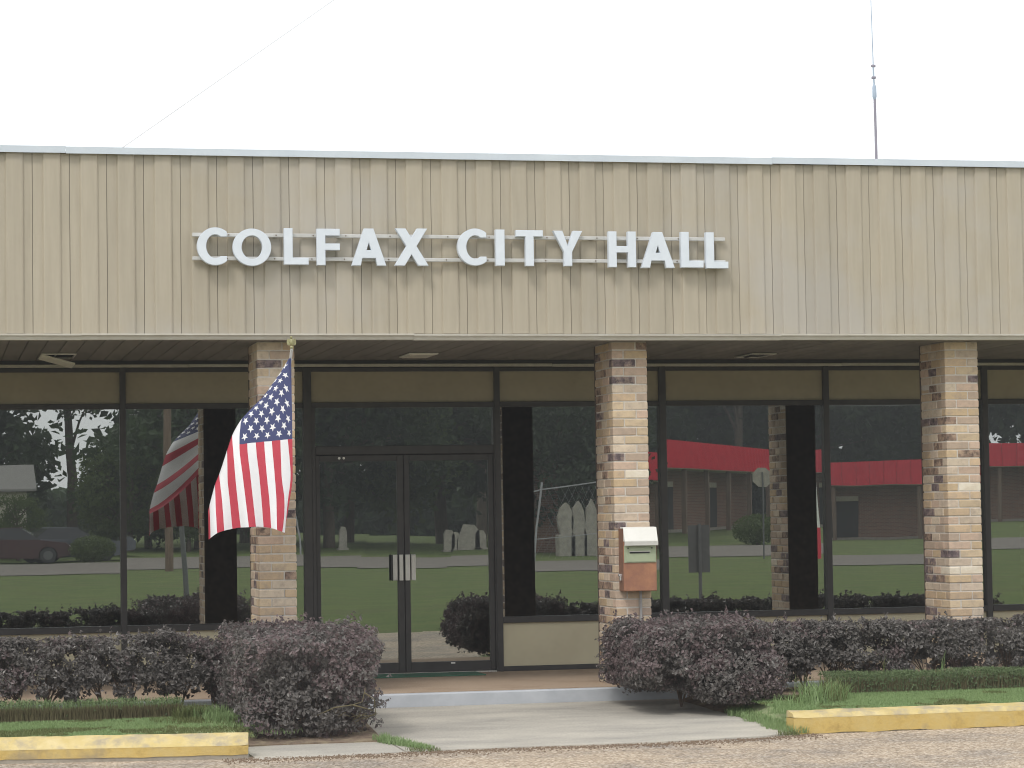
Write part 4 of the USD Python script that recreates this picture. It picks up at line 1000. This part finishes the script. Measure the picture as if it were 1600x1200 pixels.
# ------------------------------------------------------------------ what the glass reflects: the far side of the road
def make_tree(name, label, group, loc, h, cw, z_lo, mat, seed, nclump=70, per=90, leaf=0.34):
    rng = np.random.default_rng(seed)
    t = thing(name, label, 'tree', group, loc)
    P = [np.array([0, 0, -0.3]), np.array([0.1, 0, h * 0.25]), np.array([rng.normal(0, 0.2), rng.normal(0, 0.2), h * 0.55]), np.array([rng.normal(0, 0.3), rng.normal(0, 0.3), h * 0.9])]
    tr = [tube(P, [0.30, 0.24, 0.17, 0.05], 9)]
    C = []
    for _ in range(nclump):
        q = rng.normal(size=3); q /= np.linalg.norm(q); q *= rng.random() ** 0.4
        c = np.array([q[0] * cw, q[1] * cw, z_lo + (h - z_lo) * (0.5 + 0.5 * q[2])])
        C.append(c)
        if rng.random() < 0.35:
            a = P[1] + (P[3] - P[1]) * np.clip((c[2] - h * 0.35) / h, 0.05, 0.8)
            tr.append(tube([a, (a + c) / 2 + [0, 0, 0.25], c], [0.09, 0.06, 0.02], 5))
    obj('trunk', join(tr), M['bark'], t, smooth=50)
    C = np.array(C)
    X = np.repeat(C, per, 0) + rng.normal(0, 1, (nclump * per, 3)) * np.array([0.62, 0.62, 0.45]) * (cw / 4.2)
    N = rng.normal(size=X.shape) + [0, 0, 0.5]; N /= np.linalg.norm(N, axis=1, keepdims=True)
    L = rng.uniform(0.6, 1.3, len(X)) * leaf
    obj('crown', leaf_cards(X, N, L, L * 0.62, rng), mat, t)
    return t


def copy_thing(root, label, loc, rotz, scale=1.0, group=None):
    was = root.GetCustomData()
    base = root.GetName().rstrip('0123456789').rstrip('_')
    x = UsdGeom.Xform.Define(stage, path_of(base, None))
    x.AddTranslateOp().Set(Gf.Vec3d(*map(float, loc))); x.AddRotateZOp().Set(float(rotz)); x.AddScaleOp().Set(Gf.Vec3f(scale, scale, scale))
    p = x.GetPrim()
    p.GetReferences().AddInternalReference(root.GetPath())
    p.SetInstanceable(True)
    return tag(p, label, was['category'], group or was.get('group'))
GT_ = 'trees across the road'


def pxx(px, Y):
    return -5.46 + (26.36 + Y) * math.tan(math.radians(12.684) + math.atan((px - 800) / 4043))


oak = make_tree('oak_tree', 'broad dark oak standing over the pale house', None, (-7.5, -103, 0.3), 12.5, 5.2, 1.8, M['tree_dark'], 61, 90, 105, 0.46)
pine = make_tree('pine_tree', 'tall thin-crowned pine beside the wire fence', None, (1.6, -104, 0.4), 14.0, 2.6, 5.5, M['tree_mid'], 62, 26, 80, 0.30)
broad = make_tree('broadleaf_tree', 'mid green broadleaf tree right of the pale house', None, (6.2, -90, 0.3), 9.0, 4.6, 0.8, M['tree_mid'], 63, 80, 105, 0.46)
light = make_tree('willow_tree', 'light green loose tree over the wire fence', None, (15.4, -100, 0.4), 10.5, 4.2, 1.4, M['tree_light'], 64, 55, 85, 0.42)
for x, y, s, r, l in [(9.5, -101, 1.15, 40, 'dark oak behind the broadleaf tree'), (13.2, -92, 0.95, 130, 'dark spreading oak left of the stone monuments'), (19.8, -106, 1.2, 220, 'dark oak standing behind the stone monuments'),
                      (38.0, -142, 1.4, 310, 'big dark oak behind the left wing of the red-roofed building'), (53.0, -146, 1.45, 75, 'big dark oak behind the corner of the red-roofed building'), (68.0, -138, 1.4, 160, 'big dark oak behind the right wing of the red-roofed building'),
                      (-16.0, -98, 1.2, 20, 'dark oak farthest left across the road'), (23.5, -91, 0.75, 250, 'smaller dark oak at the end wall of the red-roofed building')]:
    copy_thing(oak, l, (x, y, 0.3), r, s)
for x, y, s, r, l in [(29.0, -128, 1.5, 60, 'mid green tree beside the left wing of the red-roofed building'), (45.0, -150, 1.8, 190, 'tall green tree far behind the red-roofed building'), (61.0, -150, 1.7, 300, 'tall green tree behind the right wing'),
                      (4.0, -92, 0.62, 100, 'small round tree by the parked cars'), (-3.9, -105, 1.1, 190, 'green tree left of the tall pine'), (-12, -88, 1.0, 15, 'green tree left of the pale house'), (80, -135, 1.6, 240, 'green tree farthest right across the road')]:
    copy_thing(broad, l, (x, y, 0.3), r, s)
for x, y, s, r, l in [(-1.65, -85.2, 0.27, 40, 'low light green thicket before the pale house'), (3.0, -88.5, 0.46, 160, 'light green thicket right of the parked cars'), (5.4, -87, 0.40, 290, 'light green thicket behind the roadside pole')]:
    copy_thing(light, l, (x, y, 0.1), r, s)
for x, y, s, r, l in [(24.5, -118, 1.1, 30, 'tall pine behind the monuments'), (-4.5, -110, 1.05, 200, 'tall pine behind the pale house'), (47.5, -140, 1.3, 90, 'tall pine far behind the building corner')]:
    copy_thing(pine, l, (x, y, 0.4), r, s)
rw = np.random.default_rng(71)
x = rw.uniform(-40, 110, 26000); y = -156 - 8 * rw.random(26000); z = 0.3 + 4.6 * rw.random(26000) ** 1.2 * (0.7 + 0.6 * meshkit.fbm(np.stack([x * 0.15, x * 0, x * 0], 1), 3))
N = rw.normal(size=(26000, 3)); N /= np.linalg.norm(N, axis=1, keepdims=True)
obj('distant_wood', leaf_cards(np.stack([x, y, z], 1), N, 1.1, 0.8, rw), M['tree_mid'], label='far belt of dark woodland closing the view across the road', cat='woodland', kind='stuff')
for px, Y, s, l in [(1180, 80.5, 1.0, 'low green bush before the left wing of the red-roofed building'), (150, 79.5, 0.9, 'bright green bush at the road edge by the cars')]:
    rng = np.random.default_rng(int(px))
    t = thing('bush', l, 'bush', loc=(pxx(px, Y), -Y, 0.05))
    q = rng.normal(size=(2600, 3)); q /= np.linalg.norm(q, axis=1, keepdims=True); q *= (rng.random((2600, 1)) ** 0.35)
    C = q * [1.1 * s, 1.0 * s, 0.65 * s] + [0, 0, 0.62 * s]
    N = q + rng.normal(0, 0.5, q.shape); N /= np.linalg.norm(N, axis=1, keepdims=True)
    obj('leaves', leaf_cards(C, N, 0.12, 0.08, rng), M['tree_light'], t)
    obj('stem', join([tube([(0, 0, -0.1), (rng.uniform(-.3, .3), rng.uniform(-.3, .3), 0.5)], [0.03, 0.02], 5) for _ in range(4)]), M['stem'], t)

# red-roofed building: two wings meeting at a corner
rb = thing('red_roof_building', 'low brick building with a bright red ribbed metal roof band across the road', 'building')
C0 = np.array([43.7, -119.3]); wa = np.array([-0.506, 0.8625]); wb = np.array([0.8625, 0.506])


def wing(u, n, L, side, doors):
    """a wing along u from the corner; n points towards the viewer side"""
    def q(a, b, z):
        p = C0 + u * a + n * b
        return [p[0], p[1], z]

    def blk(a0, a1, b0, b1, z0, z1):
        V = np.array([q(a, b, z) for a in (a0, a1) for b in (b0, b1) for z in (z0, z1)])
        F = _BF
        if trimesh.Trimesh(V, F, process=False).volume < 0:
            F = F[:, ::-1]
        return V, F
    k = 0.0
    while k < L:
        w = min(0.8, L - k)
        V, F = join([blk(k + 0.01, k + w - 0.01, -0.06, 0.0, 3.62, 4.98)] + [blk(k + j, k + j + 0.04, 0.0, 0.03, 3.62, 4.98) for j in (0.1, 0.3, 0.5, 0.7) if j + .04 < w])
        obj('roof_band', (V, F), M['redmetal'], rb)
        k += 0.8
    obj('canopy_deck', blk(0, L, -2.2, -0.07, 3.58, 3.65), M['cream'], rb)
    obj('roof', blk(-0.1, L, -6.5, -0.07, 4.5, 4.6), M['roofing'], rb)
    obj('wall', blk(0.0, L - 0.3, -6.5, -2.2, 0.2, 4.49), M['farbrick'], rb)
    obj('wall_base', blk(0.0, L, -2.2, -2.13, 0.2, 0.55), M['stone'], rb)
    for a in doors:
        obj('doorway', blk(a, a + 1.9, -2.2, -2.12, 0.56, 2.7), M['dark'], rb)
        obj('door_head', blk(a, a + 1.9, -2.2, -2.12, 2.71, 3.0), M['cream'], rb)
    for a in np.arange(2.5, L, 5.0):
        obj('post', blk(a, a + 0.22, -0.5, -0.28, 0.2, 3.58), M['woodpole'], rb)


wing(wa, wb, 34.4, 1, (8.0, 18.0))
wing(wb, wa, 24.0, -1, (1.8, 14.0))

# pale house
hs = thing('pale_house', 'small cream house half hidden by trees at the far left across the road', 'house', loc=(-5.5, -90, 0.30))
obj('wall', bx(-4.5, 4.3, -3, 3, 0, 2.75), M['cream'], hs)
rp = Polygon([(-3.5, 2.76), (3.5, 2.76), (3.5, 2.86), (0, 3.95), (-3.5, 2.86)])
obj('roof', extrude(rp, 9.6, 'yz', -4.9), M['roofing'], hs)
for x in (-3.2, -0.6, 1.9):
    w = sub('window', hs)
    obj('frame', bx(x, x + 1.1, 3.0, 3.05, 0.9, 2.2), M['white'], w)
    obj('glass', bx(x + 0.08, x + 1.02, 3.051, 3.06, 0.98, 2.12), M['carglass'], w)


def car(label, paint, loc, rotz):
    t = thing('parked_car', label, 'car', 'cars parked across the road', loc, rotz)
    low = Polygon([(-2.2, 0.32), (-2.25, 0.62), (-2.1, 0.86), (-1.3, 0.93), (1.0, 0.90), (2.05, 0.78), (2.25, 0.6), (2.22, 0.34), (1.75, 0.25), (-1.7, 0.25)]).buffer(0.05)
    for wx in (-1.35, 1.40):
        low = low.difference(Point(wx, 0.30).buffer(0.37))
    obj('body', extrude(low, 1.70, 'xz', -0.85), paint, t)
    cab = Polygon([(-1.55, 0.95), (-0.95, 1.38), (0.25, 1.40), (1.05, 0.93)]).buffer(0.03)
    v, f = extrude(cab, 1.5, 'xz', -0.75)
    v = np.array(v); v[:, 1] *= 1 - 0.25 * np.clip((v[:, 2] - 0.95) / 0.45, 0, 1)
    obj('cabin_glass', (v, f), M['carglass'], t)
    roof = Polygon([(-0.98, 1.40), (0.28, 1.42), (0.26, 1.46), (-0.9, 1.45)])
    obj('roof', extrude(roof, 1.12, 'xz', -0.56), paint, t)
    for wx in (-1.35, 1.40):
        for wy in (-0.78, 0.78):
            w = sub('wheel', t)
            R = trimesh.transformations.rotation_matrix(np.pi / 2, [1, 0, 0])
            m = trimesh.creation.cylinder(0.32, 0.2, sections=20, transform=R); m.apply_translation((wx, wy, 0.32)); obj('tyre', m, M['black'], w, smooth=40)
            m = trimesh.creation.cylinder(0.19, 0.212, sections=14, transform=R); m.apply_translation((wx, wy, 0.32)); obj('rim', m, M['signback'], w, smooth=40)
    for s in (-1, 1):
        obj('headlight', bx(2.17, 2.28, s * 0.62 - 0.16, s * 0.62 + 0.16, 0.56, 0.70, 0.02), M['white'], t)
        obj('taillight', bx(-2.30, -2.2, s * 0.62 - 0.16, s * 0.62 + 0.16, 0.60, 0.76, 0.02), M['redmetal'], t)
    return t


car('maroon car parked across the road at far left', M['carred'], (pxx(30, 81.5), -81.5, 0.06), 8)
car('silver grey car parked across the road nose towards the bush', M['carsilver'], (pxx(112, 82), -82, 0.06), -12)

# signs, poles and fence across the way
def post_sign(name, label, cat, loc, h, shape, zs, mat, rotz=0, lean=0.0, pr=0.03, pm=None):
    t = thing(name, label, cat, loc=loc, rotz=rotz)
    obj('post', tube([(0, 0, -0.2), (lean * h * 0.5, 0, h * 0.5), (lean * h, 0, h)], pr, 8), pm or M['signback'], t, smooth=50)
    v, f = extrude(shape, 0.012, 'xz', -pr - 0.02)
    v = np.array(v); v[:, 2] += zs
    obj('plate', (v, f), mat, t)


post_sign('parking_sign', 'small grey sign plate on a post seen from behind, at the lawn edge', 'sign', (6.88, -14.55, -0.22), 1.62, sbox(-0.185, -0.38, 0.185, 0.40), 1.20, M['signback'])
octo = Polygon([(0.38 * math.cos(math.pi / 8 + i * math.pi / 4), 0.38 * math.sin(math.pi / 8 + i * math.pi / 4)) for i in range(8)])
post_sign('stop_sign', 'pale octagonal sign plate on a post beside the road', 'sign', (pxx(1190, 58), -58, -0.1), 2.95, octo, 2.75, M['stone'])
pt = thing('leaning_post', 'dark leaning post standing in the lawn', 'post', loc=(-0.129, -29.5, -0.2))
obj('shaft', tube([(0, 0, -0.2), (-0.04, 0, 0.6), (-0.15, 0, 2.05)], [0.062, 0.06, 0.058], 10), M['signback'], pt, smooth=50)
obj('cap', tube([(-0.15, 0, 2.05), (-0.153, 0, 2.10)], [0.066, 0.05], 10), M['signback'], pt, smooth=50)
mp = thing('marker_pole', 'white pole with red lower half by the road', 'pole', loc=(pxx(1276, 56), -56, -0.12))
obj('white_part', tube([(0, 0, 1.05), (-0.10, 0, 2.9)], [0.07, 0.06], 8), M['white'], mp, smooth=50)
obj('red_part', tube([(0, 0, -0.2), (0, 0, 1.05)], 0.075, 8), M['redmetal'], mp, smooth=50)

up_ = [(pxx(263, 58), -59.5), (-38.0, -59.5), (44.0, -59.5)]
for i, (x, y) in enumerate(up_):
    t = thing('utility_pole', ['weathered wooden utility pole at the roadside behind the flag', 'wooden utility pole far left along the road', 'wooden utility pole far right along the road'][i], 'utility pole', 'utility poles along the road', (x, y, -0.1))
    obj('shaft', tube([(0, 0, -0.3), (0, 0, 4.5), (0.05, 0, 9.5)], [0.15, 0.13, 0.10], 10), M['woodpole'], t, smooth=50)
    obj('crossarm', bx(-1.1, 1.1, -0.06, 0.06, 8.7, 8.82, 0.01), M['woodpole'], t)
    for k in (-0.95, -0.4, 0.4, 0.95):
        obj('insulator', tube([(k, 0, 8.82), (k, 0, 8.96)], [0.04, 0.025], 8), M['stone'], t, smooth=50)
for k, (dz, nm) in enumerate([(8.96, 'thin upper'), (8.70, 'second'), (6.6, 'thick sagging'), (6.2, 'lowest')]):
    for a, b, sd in ((1, 0, 'left'), (0, 2, 'right')):
        A, Bq = np.array([up_[a][0], up_[a][1] + 0.12 * (k - 1.5), dz]), np.array([up_[b][0], up_[b][1] + 0.12 * (k - 1.5), dz])
        s = np.linspace(0, 1, 20)[:, None]
        P = A + (Bq - A) * s - np.array([0, 0, 0.7]) * (4 * s * (1 - s))
        obj('power_line', tube(P, 0.014, 5), M['signback'], label=f'{nm} overhead wire running {sd} from the weathered roadside pole', cat='wire', group='overhead wires along the road')

fc = thing('wire_fence', 'tall chain-link fence with leaning end post at the far road edge', 'fence')
fy = -80.5
fx = [pxx(q, 80.5) for q in (836, 951, 975, 1005)]
obj('end_post', tube([(fx[0], fy, 0.0), (fx[0] + 0.12, fy, 1.5), (fx[0] + 0.42, fy, 3.35)], 0.05, 8), M['galv'], fc, smooth=50)
for x in fx[1:]:
    obj('fence_post', tube([(x, fy, 0.0), (x, fy, 3.4)], 0.04, 8), M['galv'], fc, smooth=50)
obj('top_rail', tube([(fx[0] - 1.2, fy, 2.7), (fx[0] + 0.42, fy, 3.05), (fx[1], fy, 3.38), (fx[-1], fy, 3.4)], 0.03, 6), M['galv'], fc, smooth=50)
obj('middle_rail', tube([(fx[0], fy, 0.95), (fx[1], fy, 1.2), (fx[-1], fy, 1.2)], 0.022, 6), M['galv'], fc, smooth=50)
wires = []
for a in np.arange(fx[0], fx[-1] - 1.6, 0.3):
    for s in (1, -1):
        x0_, x1_ = (a, a + 1.6) if s > 0 else (a + 1.6, a)
        wires.append(tube([(x0_, fy, 0.1), (x1_, fy, 3.2)], 0.004, 3))
obj('chain_link', join(wires), M['galv'], fc)

for i, px in enumerate((886, 905, 926)):
    t = thing('stone_monument', ['leftmost of three pale pointed stones beyond the fence', 'middle of three pale pointed stones beyond the fence', 'rightmost of three pale pointed stones, against the column'][i], 'monument', loc=(pxx(px, 86), -86, 0.2))
    obj('plinth', bx(-0.42, 0.42, -0.3, 0.3, -0.1, 0.95, 0.05), M['stone'], t)
    pr = Polygon([(-0.24, 0), (-0.33, 0.35), (-0.36 + 0.05 * i, 0.8), (-0.22, 1.18), (-0.08, 1.34), (0.02, 1.42 + 0.07 * i), (0.15, 1.3), (0.25, 1.05), (0.34 - 0.04 * i, 0.62), (0.30, 0.25), (0.26, 0)])
    v, f = extrude(pr, 0.30, 'xz', -0.15); v = np.array(v); v[:, 2] += 0.95
    obj('pointed_stone', (v, f), M['stone'], t)
for i, (px, w, h) in enumerate([(678, 0.5, 1.0), (688, 0.4, 0.9), (713, 1.0, 1.15), (731, 0.5, 0.9), (557, 0.35, 1.1)]):
    t = thing('garden_stone', ['upright pale stone left of the pair under the trees', 'second upright stone under the dark trees', 'wide pale stone under the dark trees', 'narrow pale stone right of the wide one', 'lone thin pale stone under the dark trees'][i], 'stone', loc=(pxx(px, 88), -88, 0.25))
    q = Polygon([(-w / 2, 0), (-w / 2 * 0.95, h * 0.8), (-w / 4, h), (w / 4, h * 0.97), (w / 2 * 0.95, h * 0.75), (w / 2, 0)])
    v, f = extrude(q, 0.25, 'xz', -0.12); v = np.array(v); v[:, 2] -= 0.08
    obj('slab', (v, f), M['stone'], t)
    obj('foot', bx(-w / 2 - 0.06, w / 2 + 0.06, -0.2, 0.2, -0.2, 0.02, 0.02), M['stone'], t)
sl = thing('street_lamp', 'thin pale gooseneck lamp curving over the far road', 'street lamp', loc=(pxx(541, 66), -79.3, 0.0))
obj('post', tube([(0.02, 0, -0.2), (0, 0, 0.7), (-0.15, 0, 1.6), (-0.45, 0, 2.25), (-0.75, 0, 2.42)], [0.04, 0.038, 0.034, 0.03, 0.03], 8), M['galv'], sl, smooth=60)
obj('lamp_head', bx(-1.25, -0.72, -0.09, 0.09, 2.38, 2.48, 0.03), M['galv'], sl)

# the damp air of an overcast day
obj('haze', bx(-245, 275, -305, 125, -1.4, 27.0), M['haze'], kind='stuff')
